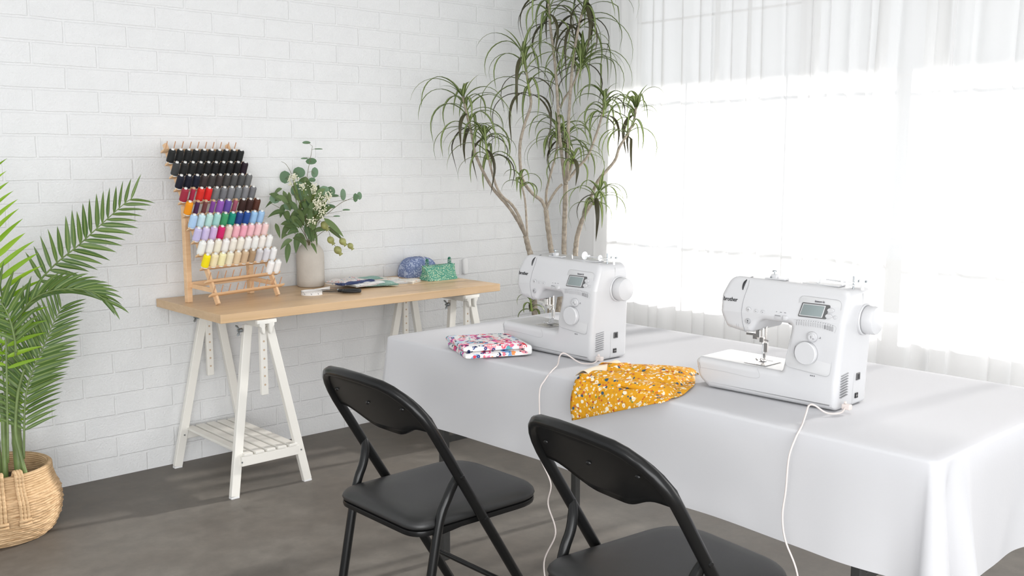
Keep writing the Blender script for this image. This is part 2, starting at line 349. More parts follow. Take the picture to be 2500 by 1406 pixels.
FRONDS=[([[0.962,3.586,0.627],[0.985,3.59,0.709],[1.028,3.58,0.826],[1.092,3.548,0.915],[1.163,3.505,0.984],[1.235,3.463,1.06],[1.296,3.429,1.123],[1.324,3.418,1.145]],0.108,17,0.15,0,0.16,0.38),([[0.935,3.475,0.633],[0.939,3.461,0.73],[0.97,3.421,0.813],[1.017,3.358,0.853],[1.07,3.285,0.865],[1.106,3.224,0.858],[1.132,3.168,0.831]],0.1,16,1.2,0,0.5,0.3),([[0.94,3.477,0.282],[0.963,3.503,0.471],[0.991,3.508,0.564],[1.029,3.501,0.645],[1.065,3.496,0.725],[1.094,3.493,0.779]],0.115,26,0.1,0,0.15,0.18),([[0.886,3.458,0.284],[0.912,3.49,0.661],[0.915,3.502,0.81],[0.905,3.524,0.944],[0.892,3.543,1.051],[0.889,3.553,1.158],[0.889,3.554,1.224]],0.125,18,0.2,1,0.1,0.33),([[0.924,3.422,0.656],[0.92,3.421,0.711],[0.909,3.429,0.778],[0.886,3.446,0.832],[0.848,3.474,0.873],[0.801,3.503,0.874]],0.12,15,0.5,0,0.3,0.12),([[0.925,3.658,0.229],[0.947,3.681,0.411],[0.953,3.706,0.523],[0.96,3.728,0.621],[0.964,3.748,0.691],[0.965,3.768,0.747]],0.085,15,0.1,1,0.1,0.25),([[0.898,3.638,0.21],[0.91,3.681,0.418],[0.895,3.749,0.627],[0.864,3.831,0.837],[0.831,3.913,1.035]],0.12,15,0.3,0,0.2,0.35)]
PSTEMS=[([[0.94,3.531,0.205],[0.942,3.55,0.323],[0.948,3.569,0.461],[0.955,3.583,0.572],[0.96,3.595,0.668],[0.966,3.602,0.738]],0.0165,0.013),([[0.895,3.533,0.215],[0.901,3.548,0.331],[0.906,3.558,0.413],[0.907,3.571,0.496]],0.009,0.008),([[0.938,3.456,0.231],[0.93,3.475,0.299],[0.925,3.494,0.38],[0.942,3.501,0.503],[0.965,3.494,0.584]],0.007,0.004),([[0.902,3.631,0.189],[0.904,3.65,0.308],[0.907,3.667,0.421]],0.012,0.009)]
BLONG=[([2.177,3.909,1.152],[2.14,3.922,1.117],0.0127),([2.158,3.866,1.144],[2.169,3.825,1.054],0.0178),([2.15,3.803,1.14],[2.153,3.803,1.055],0.0203),([2.136,3.839,1.11],[2.085,3.896,1.069],0.0152),([2.122,3.82,1.1],[2.09,3.866,1.13],0.0203),([2.164,3.87,1.085],[2.14,3.867,1.025],0.0203),([2.144,3.817,1.05],[2.057,3.826,1.03],0.0178),([2.225,3.808,1.057],[2.157,3.821,1.019],0.0254),([2.219,3.789,1.043],[2.155,3.773,1.001],0.0229),([2.191,3.71,1.072],[2.165,3.653,0.992],0.0254),([2.244,3.823,1.204],[2.23,3.756,1.104],0.0229),([2.187,3.856,0.996],[2.135,3.852,0.937],0.0229),([2.114,3.861,1.004],[2.107,3.813,0.941],0.0152),([2.152,3.827,0.953],[2.104,3.796,0.937],0.0127),([2.171,3.77,0.965],[2.163,3.781,0.874],0.0254),([2.134,3.756,0.938],[2.088,3.78,0.894],0.0178),([2.132,3.783,0.921],[2.099,3.749,0.838],0.0213),([2.124,3.737,0.945],[2.138,3.636,0.896],0.0178),([2.214,3.834,0.96],[2.234,3.813,0.893],0.0203),([2.225,3.802,0.997],[2.243,3.778,0.915],0.0229),([2.263,3.797,0.995],[2.232,3.748,0.923],0.0229),([2.221,3.751,0.918],[2.225,3.711,0.873],0.0127),([2.24,3.74,0.963],[2.246,3.744,0.899],0.0091),([2.25,3.767,0.967],[2.297,3.748,0.97],0.0178),([2.237,3.667,1.03],[2.289,3.595,0.949],0.0213),([2.283,3.724,0.988],[2.332,3.669,0.927],0.0183),([2.212,3.784,1.025],[2.209,3.803,1.063],0.0159),([2.142,3.784,1.003],[2.128,3.825,1.051],0.0173),([2.171,3.79,1.073],[2.137,3.808,1.094],0.0172),([2.284,3.785,1.099],[2.324,3.751,1.139],0.017),([2.169,3.758,0.984],[2.128,3.748,1.039],0.0233),([2.226,3.715,1.018],[2.258,3.679,1.05],0.0169),([2.224,3.85,1.05],[2.253,3.85,1.108],0.0203),([2.173,3.768,0.965],[2.112,3.789,0.991],0.023),([2.192,3.847,1.061],[2.162,3.832,1.107],0.0167),([2.174,3.77,0.971],[2.105,3.75,0.957],0.021),([2.168,3.735,0.987],[2.138,3.745,1.023],0.0244),([2.226,3.781,0.994],[2.21,3.789,1.046],0.0178),([2.159,3.777,0.989],[2.123,3.834,0.999],0.0235),([2.224,3.778,1.043],[2.187,3.757,1.099],0.0209),([2.171,3.713,1.003],[2.158,3.756,1.04],0.0156),([2.231,3.86,1.151],[2.268,3.854,1.201],0.024),([2.242,3.759,1.052],[2.27,3.691,1.082],0.019),([2.219,3.689,1.091],[2.23,3.631,1.12],0.017),([2.165,3.756,1.048],[2.147,3.8,1.1],0.0183),([2.246,3.812,1.055],[2.229,3.839,1.108],0.0186),([2.173,3.732,1.031],[2.176,3.68,1.073],0.0171),([2.202,3.737,1.052],[2.194,3.775,1.101],0.0166),([2.217,3.697,1.043],[2.228,3.702,1.107],0.0164),([2.171,3.842,1.075],[2.13,3.866,1.124],0.0196),([2.234,3.823,0.988],[2.182,3.822,1.018],0.0175),([2.252,3.748,1.121],[2.239,3.701,1.156],0.0176),([2.173,3.719,1.015],[2.121,3.697,1.069],0.0165),([2.24,3.702,1.029],[2.257,3.627,1.075],0.0189),([2.214,3.692,1.111],[2.26,3.683,1.153],0.0198),([2.209,3.726,1.034],[2.257,3.705,1.075],0.0237),([2.19,3.814,0.985],[2.172,3.836,1.033],0.0227),([2.173,3.836,1.073],[2.174,3.864,1.114],0.0237),([2.248,3.808,1.064],[2.291,3.774,1.108],0.0214),([2.258,3.733,1.031],[2.267,3.73,1.095],0.0213),([2.241,3.781,1.042],[2.256,3.754,1.09],0.0221),([2.231,3.755,1.081],[2.181,3.745,1.134],0.0154),([2.246,3.807,1.082],[2.266,3.769,1.133],0.0233),([2.127,3.768,1.093],[2.066,3.766,1.122],0.0183),([2.276,3.791,1.115],[2.27,3.752,1.167],0.0155),([2.238,3.721,1.043],[2.264,3.699,1.096],0.0208),([2.249,3.794,1.008],[2.266,3.74,1.046],0.0153),([2.231,3.744,1.141],[2.2,3.744,1.187],0.0187),([2.183,3.715,1.119],[2.175,3.744,1.163],0.0241),([2.184,3.699,1.043],[2.214,3.704,1.1],0.0199),([2.13,3.77,1.023],[2.093,3.745,1.058],0.0233),([2.236,3.803,1.002],[2.267,3.789,1.041],0.0225),([2.204,3.709,0.977],[2.212,3.687,1.014],0.0198),([2.176,3.785,0.994],[2.171,3.795,1.049],0.0153),([2.161,3.742,0.991],[2.133,3.782,1.029],0.0197),([2.264,3.81,1.032],[2.296,3.782,1.062],0.0223)]
BROUND=[([2.183,3.892,1.201],0.0279,0.0279),([2.231,3.854,1.221],0.0295,0.0244),([2.255,3.763,1.222],0.0183,0.0229),([2.271,3.815,1.27],0.0244,0.0163),([2.221,3.832,1.123],0.0264,0.0254),([2.193,3.832,1.144],0.0244,0.0229),([2.265,3.707,1.145],0.0254,0.0203),([2.31,3.728,1.139],0.0213,0.0229),([2.313,3.75,1.072],0.0315,0.0102),([2.373,3.628,1.114],0.0122,0.0193),([2.404,3.643,1.121],0.0112,0.0173),([2.364,3.711,1.125],0.0122,0.0264),([2.251,3.817,1.35],0.0183,0.0066),([2.261,3.734,1.322],0.0183,0.003),([2.24,3.819,1.282],0.0163,0.0041),([2.239,3.757,1.19],0.0152,0.0102),([2.242,3.81,1.087],0.0203,0.0229),([2.173,3.847,1.078],0.0229,0.0203),([2.115,3.862,1.109],0.0229,0.0203),([2.335,3.736,1.12],0.0203,0.0071),([2.355,3.674,1.06],0.0173,0.0041),([2.308,3.677,1.034],0.0152,0.0036),([2.281,3.773,1.097],0.0183,0.0183),([2.222,3.847,1.168],0.0203,0.0152)]
BSTEMS=[[[2.199,3.752,0.899],[2.208,3.77,1.049],[2.227,3.779,1.199],[2.249,3.777,1.299],[2.256,3.777,1.335]],[[2.191,3.759,0.899],[2.186,3.79,1.049],[2.18,3.822,1.199],[2.166,3.844,1.254],[2.151,3.861,1.269]],[[2.202,3.748,0.899],[2.234,3.738,0.999],[2.283,3.702,1.049],[2.324,3.672,1.089],[2.348,3.653,1.104],[2.375,3.631,1.119]],[[2.195,3.755,0.899],[2.181,3.785,0.999],[2.138,3.835,1.059],[2.103,3.872,1.089]],[[2.195,3.755,0.899],[2.17,3.788,0.959],[2.137,3.819,0.964]],[[2.199,3.752,0.899],[2.198,3.788,1.099],[2.161,3.839,1.199]],[[2.276,3.694,0.969],[2.28,3.684,0.934],[2.293,3.668,0.904],[2.299,3.659,0.889]],[[2.264,3.711,1.004],[2.297,3.673,0.959],[2.317,3.649,0.927],[2.341,3.625,0.907]],[[2.206,3.745,0.899],[2.238,3.728,0.969],[2.264,3.711,1.004]]]
BFLOW=[[2.159,3.765,1.2],[2.143,3.777,1.186],[2.149,3.761,1.211],[2.21,3.7,1.161],[2.204,3.7,1.171],[2.235,3.659,1.127],[2.254,3.671,1.111],[2.242,3.642,1.132],[2.191,3.662,1.089],[2.214,3.683,1.082],[2.223,3.66,1.083],[2.218,3.662,1.053],[2.228,3.659,1.063],[2.18,3.67,1.015],[2.177,3.671,1.025],[2.207,3.65,1.108],[2.221,3.691,1.141],[2.234,3.681,1.097],[2.253,3.652,1.114],[2.165,3.7,1.157],[2.228,3.686,1.072]]
BPODS=[([2.255,3.69,0.996],0.0173),([2.269,3.667,0.933],0.0152),([2.288,3.642,0.89],0.0168),([2.307,3.632,0.927],0.0152),([2.33,3.608,0.908],0.0127)]
# ---------------------------------------------------------------- material set
MT['brick'] = brick_mat(); MT['floor'] = floor_mat()
MT['plaster'] = mat('white_plaster', (.80, .80, .80), .7, bump=.1, bscale=60)
MT['frame'] = mat('window_paint', (.82, .83, .84), .4)
MT['concrete'] = mat('outdoor_paving', (.20, .20, .19), .9, var=.1, vscale=3)
MT['curtain'] = cloth_sheet_mat('sheer_curtain', (.95, .95, .953), .58, .22)
MT['cloth'] = cloth_sheet_mat('tablecloth_cotton', (.80, .80, .82), .42, 0, bump=.25)
MT['wood'] = wood_mat('oak_laminate', (.57, .385, .215), (.67, .47, .285), 'X', rough=.38)
MT['beech'] = wood_mat('beech', (.68, .44, .25), (.78, .54, .33), 'X', 1.0, .5)
MT['peg'] = mat('peg_wood', (.55, .30, .17), .5)
MT['trestle'] = mat('trestle_paint', (.80, .78, .73), .4, var=.02, vscale=6)
MT['hole'] = mat('bored_wood', (.55, .42, .30), .7)
MT['zinc'] = mat('zinc', (.35, .38, .40), .35, .9)
MT['chrome'] = mat('chrome', (.72, .70, .68), .2, 1.0)
MT['blackmetal'] = mat('black_enamel', (.007, .007, .007), .26, spec=.28)
MT['vinyl'] = mat('black_vinyl', (.02, .02, .02), .42, bump=.12, bscale=900)
MT['legsteel'] = mat('charcoal_steel', (.035, .035, .034), .45)
MT['slab'] = mat('table_plastic', (.72, .72, .72), .5)
MT['plastic'] = mat('machine_white', (.55, .55, .56), .25, spec=.5, coat=.08)
MT['plastic2'] = mat('machine_grey_white', (.52, .52, .53), .35)
MT['panel'] = mat('machine_panel', (.545, .545, .55), .4)
MT['seam'] = mat('seam_grey', (.28, .28, .29), .6)
MT['lineg'] = mat('line_grey', (.40, .40, .41), .6)
MT['ink'] = mat('black_ink', (.012, .012, .014), .5)
MT['inkg'] = mat('grey_ink', (.16, .16, .17), .5)
MT['lcd'] = mat('lcd_glass', (.22, .26, .26), .12)
MT['bezel'] = mat('lcd_bezel', (.09, .09, .09), .35)
MT['cord'] = mat('cord_white', (.68, .61, .58), .45)
MT['clear'] = mat('clear_disc', (.85, .86, .86), .15)
MT['stone'] = mat('vase_stone', (.56, .52, .47), .85, bump=.3, bscale=120, var=.08, vscale=14)
MT['bark'] = mat('bark', (.36, .31, .25), .8, bump=.8, bscale=90, var=.3, vscale=60)
MT['drleaf'] = leaf_mat('strap_leaf', (.075, .115, .03), (.15, .20, .06), trans=.28, edge=((.42, .50, .22), [(0, (1, 1, 1)), (.10, (.7, .7, .7)), (.26, (0, 0, 0))]))
MT['drdark'] = leaf_mat('strap_leaf_old', (.05, .045, .025), (.085, .08, .04), trans=.1)
MT['palm'] = leaf_mat('palm_leaf', (.07, .135, .035), (.13, .21, .055), trans=.25, rough=.4, edge=((.26, .34, .10), [(0, (1, 1, 1)), (.06, (.6, .6, .6)), (.14, (0, 0, 0))]))
MT['palmb'] = leaf_mat('palm_leaf_bright', (.20, .38, .02), (.32, .52, .04), trans=.4, rough=.4)
MT['palmst'] = mat('palm_stem', (.14, .20, .06), .45, var=.25, vscale=18)
MT['bleaf'] = leaf_mat('willow_leaf', (.08, .14, .055), (.16, .23, .09), trans=.18, edge=((.15, .21, .08), [(0, (1, 1, 1)), (.06, (.4, .4, .4)), (.12, (0, 0, 0))]))
MT['euc'] = leaf_mat('eucalyptus_leaf', (.12, .21, .11), (.19, .30, .19), trans=.18)
MT['twig'] = mat('twig', (.16, .15, .08), .7)
MT['sprig'] = mat('sprig_green', (.24, .32, .07), .6)
MT['blossom'] = mat('blossom_cream', (.80, .78, .62), .6)
MT['pod'] = mat('pod_green', (.30, .31, .11), .5, var=.25, vscale=40)
MT['rope'] = rope_mat('rope_coil', (.44, .28, .14), (.62, .43, .25), 1, .4)
MT['grass'] = rope_mat('seagrass', (.38, .22, .10), (.70, .49, .29), 1, 1.0)
MT['soil'] = mat('soil', (.05, .035, .02), .95, bump=.8, bscale=60)
MT['pot'] = mat('pot_white', (.7, .7, .7), .5)
MT['paper'] = mat('white_paper', (.82, .82, .82), .7)
navy, red, org, pink, teal, cream = (.02, .03, .09), (.62, .03, .05), (.80, .24, .04), (.75, .12, .30), (.12, .38, .42), (.8, .74, .62)
MT['floral'] = print_mat('floral_cotton', (.80, .79, .78), [
    (30, .52, .04, [(.25, .42, .66), (.70, .12, .28), (.55, .68, .78), (.80, .30, .34), (.80, .79, .78), (.38, .50, .70), (.80, .42, .52)], 0),
    (46, .34, .03, [(.75, .06, .08), navy, (.85, .30, .10), (.70, .10, .40), teal, (.80, .79, .78)], 0),
    (85, .42, .04, [navy, (.80, .79, .78), (.05, .08, .22), (.80, .79, .78), (.8, .2, .25), (.80, .79, .78)], 1)])
MT['mustard'] = print_mat('mustard_cotton', (.70, .33, .015), [
    (105, .30, .04, [(.70, .33, .015), (.20, .26, .06), (.70, .33, .015), (.09, .12, .14), (.70, .33, .015), (.42, .06, .03)], 0),
    (125, .40, .05, [(.80, .62, .32), (.62, .28, .02), (.82, .74, .58), (.62, .28, .02), (.50, .10, .04)], 1),
    (72, .36, .05, [(.70, .33, .015), (.84, .76, .6), (.70, .33, .015), (.04, .09, .15), (.70, .33, .015), (.84, .76, .6), (.70, .33, .015)], 1)])
MT['mback'] = mat('mustard_wrong_side', (.74, .64, .50), .85)
MT['bluep'] = print_mat('blue_spiral_cotton', (.40, .46, .62), [(70, .62, .05, [(.16, .21, .38), (.19, .24, .42)], 1), (150, .26, .06, [(.16, .21, .38), (.40, .46, .62), (.62, .68, .8)], 1)], warp=.08)
MT['greenp'] = print_mat('green_dot_cotton', (.10, .32, .24), [(190, .42, .08, [(.55, .66, .42), (.10, .32, .24), (.62, .72, .55), (.30, .54, .40)], 0)])
MT['greend'] = print_mat('green_tab_cotton', (.05, .20, .14), [(150, .28, .06, [(.4, .5, .35), (.05, .20, .14)], 0)])
MT['pinkp'] = print_mat('pink_sprig_cotton', (.78, .74, .72), [(70, .28, .06, [(.65, .25, .25), (.78, .74, .72), (.3, .4, .5), (.75, .4, .35)], 0)])
MT['navyp'] = print_mat('navy_print_cotton', (.05, .07, .17), [(80, .22, .05, [(.6, .62, .7), (.05, .07, .17)], 1)])
MT['mintp'] = print_mat('mint_print_cotton', (.30, .48, .42), [(110, .26, .06, [(.55, .68, .62), (.2, .36, .3)], 1)])
MT['whitep'] = print_mat('white_print_cotton', (.80, .80, .79), [(60, .16, .05, [(.80, .80, .79), (.35, .42, .5), (.80, .80, .79)], 0)])
MT['peachp'] = print_mat('peach_print_cotton', (.80, .75, .68), [(65, .26, .06, [(.75, .40, .28), (.80, .75, .68), (.3, .45, .42), (.80, .75, .68)], 0)])

# ---------------------------------------------------------------- the room
b = MB(); b.box((1.0, 1.0, -.05), (8.0, 6.2, .1)); tag(b.build('floor', 'floor', smooth=0), 'dark grey-brown mottled smooth floor', kind='structure')
b = MB(); b.box((.6, 4.035, 1.35), (7.2, .15, 2.7)); tag(b.build('wall_back', 'brick', smooth=0), 'white painted brick wall behind the plank table', kind='structure')
# window wall at X=4: solid strip by the corner, low sill wall, head, piers between the windows
XW = 4.0
b = MB()
b.box((XW+.075, 3.755, 1.35), (.15, .409, 2.7)); b.box((XW+.075, .6, .285), (.15, 5.9, .57)); b.box((XW+.075, .6, 2.52), (.15, 5.9, .36))
b.box((XW+.075, -2.2, 1.35), (.15, .3, 2.7))
tag(b.build('wall_right', 'plaster', smooth=0), 'white window wall behind the sheer curtains', kind='structure')
for i, (y0, y1) in enumerate(((1.90, 3.55), (.25, 1.90), (-2.05, .25))):
    b = MB(); zz0, zz1 = .57, 2.34; t = .04
    for y in (y0+t/2, y1-t/2): b.box((XW+.08, y, (zz0+zz1)/2), (.06, t, zz1-zz0))
    for z in (zz0+t/2, zz1-t/2): b.box((XW+.08, (y0+y1)/2, z), (.06, y1-y0-2*t, t))
    w = tag(b.build('window_%d' % (i+1), 'frame', smooth=0), kind='structure')
    b = MB(); n = 4
    for k in range(1, 3): b.box((XW+.08, y0+(y1-y0)*k/3, (zz0+zz1)/2), (.03, .008, zz1-zz0-.08))
    for k in (1, 3, 4): b.box((XW+.081, (y0+y1)/2, zz0+(zz1-zz0)*k/5), (.028, y1-y0-.08, .008))
    b.build('glazing_bars', 'frame', w, smooth=0)
b = MB(); b.box((5.18, .6, 2.62), (1.96, 6.4, .12)); tag(b.build('trim_1', 'plaster', smooth=0), 'flat eave outside above the windows', kind='structure')
b = MB(); b.box((8.2, 1, -.06), (8.1, 16, .08)); tag(b.build('trim_2', 'concrete', smooth=0), 'pale paving outside the windows', kind='structure')
b = MB(); b.box((1.0, 1.0, 2.76), (6.15, 6.2, .12)); tag(b.build('ceiling', 'plaster', smooth=0), kind='structure')

# ---------------------------------------------------------------- sheer curtains
def curtain(y0t, y1t, y0b, y1b, x, seed, npl, amp, label, dz=0):
    rnd = random.Random(seed); ph = [rnd.uniform(0, 6.28) for _ in range(6)]; am = [rnd.uniform(.5, 1.2) for _ in range(40)]
    def fn(u, v):
        s = u*npl; k = u*npl
        uu = u + .012*sin(s*2.1+ph[0])
        yt = y0t+(y1t-y0t)*uu; yb = y0b+(y1b-y0b)*uu
        y = yt+(yb-yt)*v
        a = amp*(.65+.5*v)*(.7+.5*sin(k*.9+ph[1])*sin(k*.37+ph[2]))
        w = sin(2*pi*s+.8*sin(s*1.3+ph[3])+.25*sin(3*v+ph[4])); w = math.copysign(abs(w)**.75, w)
        dx = a*w + amp*.25*sin(2*pi*s*2.3+ph[5]+v)*(1-v*.5)
        y += .012*sin(2*pi*s*1.0+1.5+ph[2])*(1+v) + .006*sin(5*v+s)*v
        return V((x+dx, y, 2.56-(2.53+dz)*v))
    b = MB(); b.grid(fn, int(npl*14), 26)
    o = b.build('curtain', 'curtain', smooth=180)
    return tag(o, label, 'curtain')
curtain(3.86, 2.36, 3.86, 2.33, 3.885, 3, 16, .016, 'sheer white curtain panel nearest the corner, behind the tall branching plant')
curtain(2.40, 1.99, 2.40, 2.06, 3.872, 8, 4.5, .014, 'narrow sheer white curtain panel between the two wider ones, behind the nearer sewing machine')
curtain(2.03, -.40, 2.10, -.4, 3.858, 12, 24, .017, 'widest sheer white curtain panel at the right edge, behind the long cloth-covered table')

# ---------------------------------------------------------------- plank desk on trestles
def trestle(loc, label, flip=False):
    t = tag(empty('trestle', loc), label, 'trestle', 'white trestles under the plank top')
    H = .676
    sx = .157; yf, yr = .015, .525      # leg planes at local Y
    for yy, sd in ((yf, -1), (yr, 1)):
        for s in (-1, 1):
            tx, ty = ((-.035, .100) if s < 0 else (.018, .030)) if sd < 0 else ((-.020, .515) if s < 0 else (.050, .525))
            b = MB(); top = V((tx, ty, H-.032)); bot = V((s*(sx), yy, .006)); b.bar(top, bot, .034, .022, (0, 1, 0))
            # level foot
            l = b.build('leg', 'trestle', t, smooth=0, bevel=.002)
            k = MB(); k.lathe([(.003, 0), (.003, .003)], (s*(sx-.03), yy-.0135*1, .137), 10, (0, -1, 0)); k.build('screw', 'zinc', l)
            f = MB(); f.box((bot.x, yy, .004), (.033, .022, .008)); f.build('foot_pad', 'plaster', l, smooth=0, bevel=.001)
        b = MB(); b.box((0, yy, .137), (2*(sx-.033), .018, .038)); b.build('shelf_rail', 'trestle', t, smooth=0, bevel=.002)
        # extension post with bored holes
        yp = yy+(.020 if sd < 0 else -.020)
        p = MB(); p.box((-.006, yp, H-.155), (.028, .016, .29)); post = p.build('post', 'trestle', t, smooth=0, bevel=.0015)
        for k in range(6):
            h = MB(); h.lathe([(.0042, 0), (.0042, .0172)], (-.006, yp-.0086, H-.09-.034*k), 10, (0, 1, 0)); h.build('bore', 'hole', post)
        w = MB(); wx, wy, wz = (-.062, .092, H-.048) if sd < 0 else (-.045, .512, H-.048)
        w.lathe([(.0085, 0), (.0085, .007), (.005, .010), (.0045, .020)], (wx, wy, wz), 14, (-1, 0, 0))
        for s in (-1, 1):
            w.prism([(s*.003, -.004), (s*.018, .004), (s*.021, .013), (s*.015, .015), (s*.003, .005)], 0, .003, .0008, 2,
                    mp=lambda u, y, z: V((wx-.010-z*.9, wy+y+u*.35, wz+u)))
        w.build('wing_nut', 'zinc', t)
    # slatted shelf, slats run front to back
    for k in range(5):
        b = MB(); b.box((-.096+.048*k, .27, .161), (.036, .53, .010)); b.build('slat', 'trestle', t, smooth=0, bevel=.0015)
    # top rail with notched T ends
    b = MB(); b.box((-.012, .27, H-.016), (.046, .50, .030))
    top = b.build('top_rail', 'trestle', t, smooth=0, bevel=.002)
    for yy in (-.005, .545):
        out = [(-.045, 0), (.045, 0), (.045, -.014), (.034, -.014), (.034, -.024), (.026, -.030), (.024, -.044), (.016, -.056), (.010, -.044), (.010, -.016), (-.010, -.016), (-.010, -.044), (-.016, -.056), (-.024, -.044), (-.026, -.030), (-.034, -.024), (-.034, -.014), (-.045, -.014)]
        b = MB(); b.prism(out, yy-.011, yy+.011, .0015, 2, mp=lambda u, y, z: V((u*.9-.012, y, H+z))); b.build('notched_end', 'trestle', t, smooth=30)
    return t
trestle((1.803, 3.375, 0), 'white wooden trestle with slatted shelf, left one under the thread rack')
trestle((2.818, 3.375, 0), 'white wooden trestle under the right end of the plank, partly behind the clothed table')
b = MB(); b.box((2.296, 3.6625, .6945), (1.372, .581, .033))
tag(b.build('plank_top', 'wood', smooth=0, bevel=.0015), 'light oak plank table top resting on two white trestles', 'table top')

# ---------------------------------------------------------------- thread rack
RY = R(14.7); TZ = .7115
rk = tag(empty('thread_rack', (1.714, 3.605, TZ), RY), 'beech wood thread rack leaning back on the left end of the plank', 'thread rack')
RW, RB, RH = .315, .28, .628     # width, lean-back, height in local coords: x along, y back
rd = V((0, RB, RH)).normalized(); RL = V((0, RB, RH)).length
for x in (0, RW):
    b = MB(); b.bar(V((x, 0, .004)), V((x, RB, RH)), .020, .011, (1, 0, 0)); o = b.build('side_rail', 'beech', rk, smooth=0, bevel=.0015)
for x in (-.006, RW+.002):
    b = MB(); b.bar(V((x, .167, 0.0)), V((x, .167, .385)), .024, .020, (0, 1, 0)); b.build('prop_post', 'beech', rk, smooth=0, bevel=.0015)
b = MB(); b.bar((-.006, .158, .07), (RW, .158, .07), .012, .022, (0, 0, 1)); b.build('cross_rail', 'beech', rk, smooth=0, bevel=.001)
for x in (0.006, RW-.006):
    b = MB(); b.bar((x, .03, .055), (x, .158, .066), .010, .018, (0, 0, 1)); b.build('cross_rail', 'beech', rk, smooth=0, bevel=.001)
pegd = V((0, -sin(R(24)), cos(R(24))))
nrm = V((0, -RH, RB)).normalized()
ledge_pos = []
for k in range(12):          # 0 = top ledge
    t = .595-.0507*k
    c = V((RW/2, 0, 0)) + V((0, RB, RH))*(t/RH) + nrm*.010
    out = [(-.012, -.007), (.012, -.007), (.014, .004), (.008, .007), (-.012, .007)]
    b = MB(); yax = nrm; zax = pegd
    x0, x1 = -.034, RW+.036
    sec = [(c + yax*p[0] + zax*p[1]) for p in [(-.010, -.0055), (.012, -.0055), (.014, .0055), (-.010, .0055)]]
    vs = []
    for xx, ins in ((x0, 0), (x1, 0)):
        for p_ in sec: vs.append(V((xx, p_.y, p_.z)))
    b.add(vs, [(3, 2, 1, 0), (4, 5, 6, 7), (0, 1, 5, 4), (1, 2, 6, 5), (2, 3, 7, 6), (3, 0, 4, 7)])
    b.build('ledge', 'beech', rk, smooth=0, bevel=.0025)
    ledge_pos.append(c)
PEG0, PEGS = -.020, .0387
m0 = MB(); m0.tube([(0, 0, 0), (0, 0, .036)], .0019, 8); pegmesh = None
def pegpos(k, i): c = ledge_pos[k]; return V((PEG0+PEGS*i, c.y, c.z)) + pegd*.0055 + nrm*.002
prot = Quaternion((1, 0, 0), R(24))
for k in (0, 10, 11):        # the pegs that show
    for i in range(10):
        if pegmesh is None:
            o = m0.build('peg', 'peg', rk); pegmesh = o
        else:
            o = pegmesh.copy(); col.objects.link(o)
        o.location = pegpos(k, i); o.rotation_mode = 'QUATERNION'; o.rotation_quaternion = prot
# spools
K = (.012, .012, .013); C2 = (.02, .02, .022)
rows = [
 [('black', (.016, .017, .017))]*10,
 [('charcoal', (.045, .047, .048)), ('black', (.02, .02, .02)), ('black', (.016, .017, .017)), ('black', K), ('black', K), ('black', K), ('black', K), ('black', K), ('black', K), ('plum black', (.025, .014, .022))],
 [('navy black', (.008, .010, .022)), ('navy black', (.008, .010, .022)), ('navy black', (.009, .012, .026)), ('dark brown grey', (.05, .038, .038)), ('dark brown grey', (.055, .05, .048)), ('dark brown grey', (.06, .048, .046)), ('dark grey', (.07, .065, .063)), ('dark grey', (.09, .09, .09)), ('dark grey', (.085, .085, .085)), ('mid grey', (.16, .16, .16))],
 [('crimson', (.33, .025, .05)), ('dark red half-used', (.38, .02, .06)), ('bright red', (.68, .03, .02)), ('bright red', (.70, .02, .02)), ('grey', (.19, .19, .19)), ('grey', (.18, .18, .19)), ('grey', (.22, .22, .23)), ('grey', (.20, .21, .22)), ('grey', (.24, .24, .25)), ('grey', (.19, .19, .2))],
 [('orange', (.85, .30, .01)), ('dark purple half-used', (.07, .02, .07)), ('brown half-used', (.16, .05, .05)), ('purple half-used', (.22, .06, .30)), ('purple', (.28, .10, .42)), ('violet', (.14, .08, .34)), ('mauve half-used', (.35, .09, .14)), ('dark brown', (.045, .020, .016)), ('dark brown', (.05, .022, .018)), ('chestnut brown', (.10, .035, .022))],
 [('pale blue', (.42, .60, .82)), ('ice blue', (.55, .74, .80)), ('pale mint', (.50, .74, .68)), ('mint', (.38, .66, .62)), ('green', (.06, .32, .14)), ('teal green', (.01, .27, .19)), ('navy blue', (.02, .06, .24)), ('royal blue', (.02, .08, .32)), ('sky blue', (.33, .56, .82)), ('sky blue', (.36, .56, .80))],
 [('lilac', (.55, .50, .74)), ('lilac', (.62, .53, .76)), ('light orchid', (.62, .45, .70)), ('cerise', (.62, .02, .14)), ('pale peach', (.80, .64, .55)), ('pink', (.86, .45, .52)), ('pink', (.86, .40, .50)), ('rose pink', (.88, .52, .56)), ('light pink', (.88, .58, .60)), ('light pink', (.88, .64, .62))],
 [('white', (.84, .84, .81)), ('white', (.86, .85, .82)), ('ivory', (.84, .80, .68)), ('white', (.86, .85, .83)), ('cream', (.84, .80, .72)), ('cream', (.85, .81, .72)), ('white', (.87, .86, .83)), ('white', (.86, .86, .83)), ('warm white', (.87, .83, .78)), ('white', (.87, .87, .85))],
 [('bright yellow', (.88, .72, .01)), ('pale yellow', (.86, .76, .50)), ('lemon cream', (.86, .81, .48)), ('cream', (.82, .76, .58)), ('beige', (.72, .58, .40)), ('tan', (.60, .45, .30)), ('light brown', (.40, .28, .17)), ('pale silver grey', (.62, .61, .64)), ('pale silver grey', (.70, .69, .73)), ('white', (.84, .84, .84))],
 [None]*8 + [('white', (.87, .87, .87)), ('white', (.87, .87, .86))],
]
ordw = ['first', 'second', 'third', 'fourth', 'fifth', 'sixth', 'seventh', 'eighth', 'ninth', 'tenth']
roww = ['top row', 'second row', 'third row', 'fourth row', 'fifth row', 'sixth row', 'seventh row', 'eighth row', 'ninth row', 'short lowest row']
sm = {}
MT['core'] = mat('spool_plastic', (.80, .80, .78), .4)
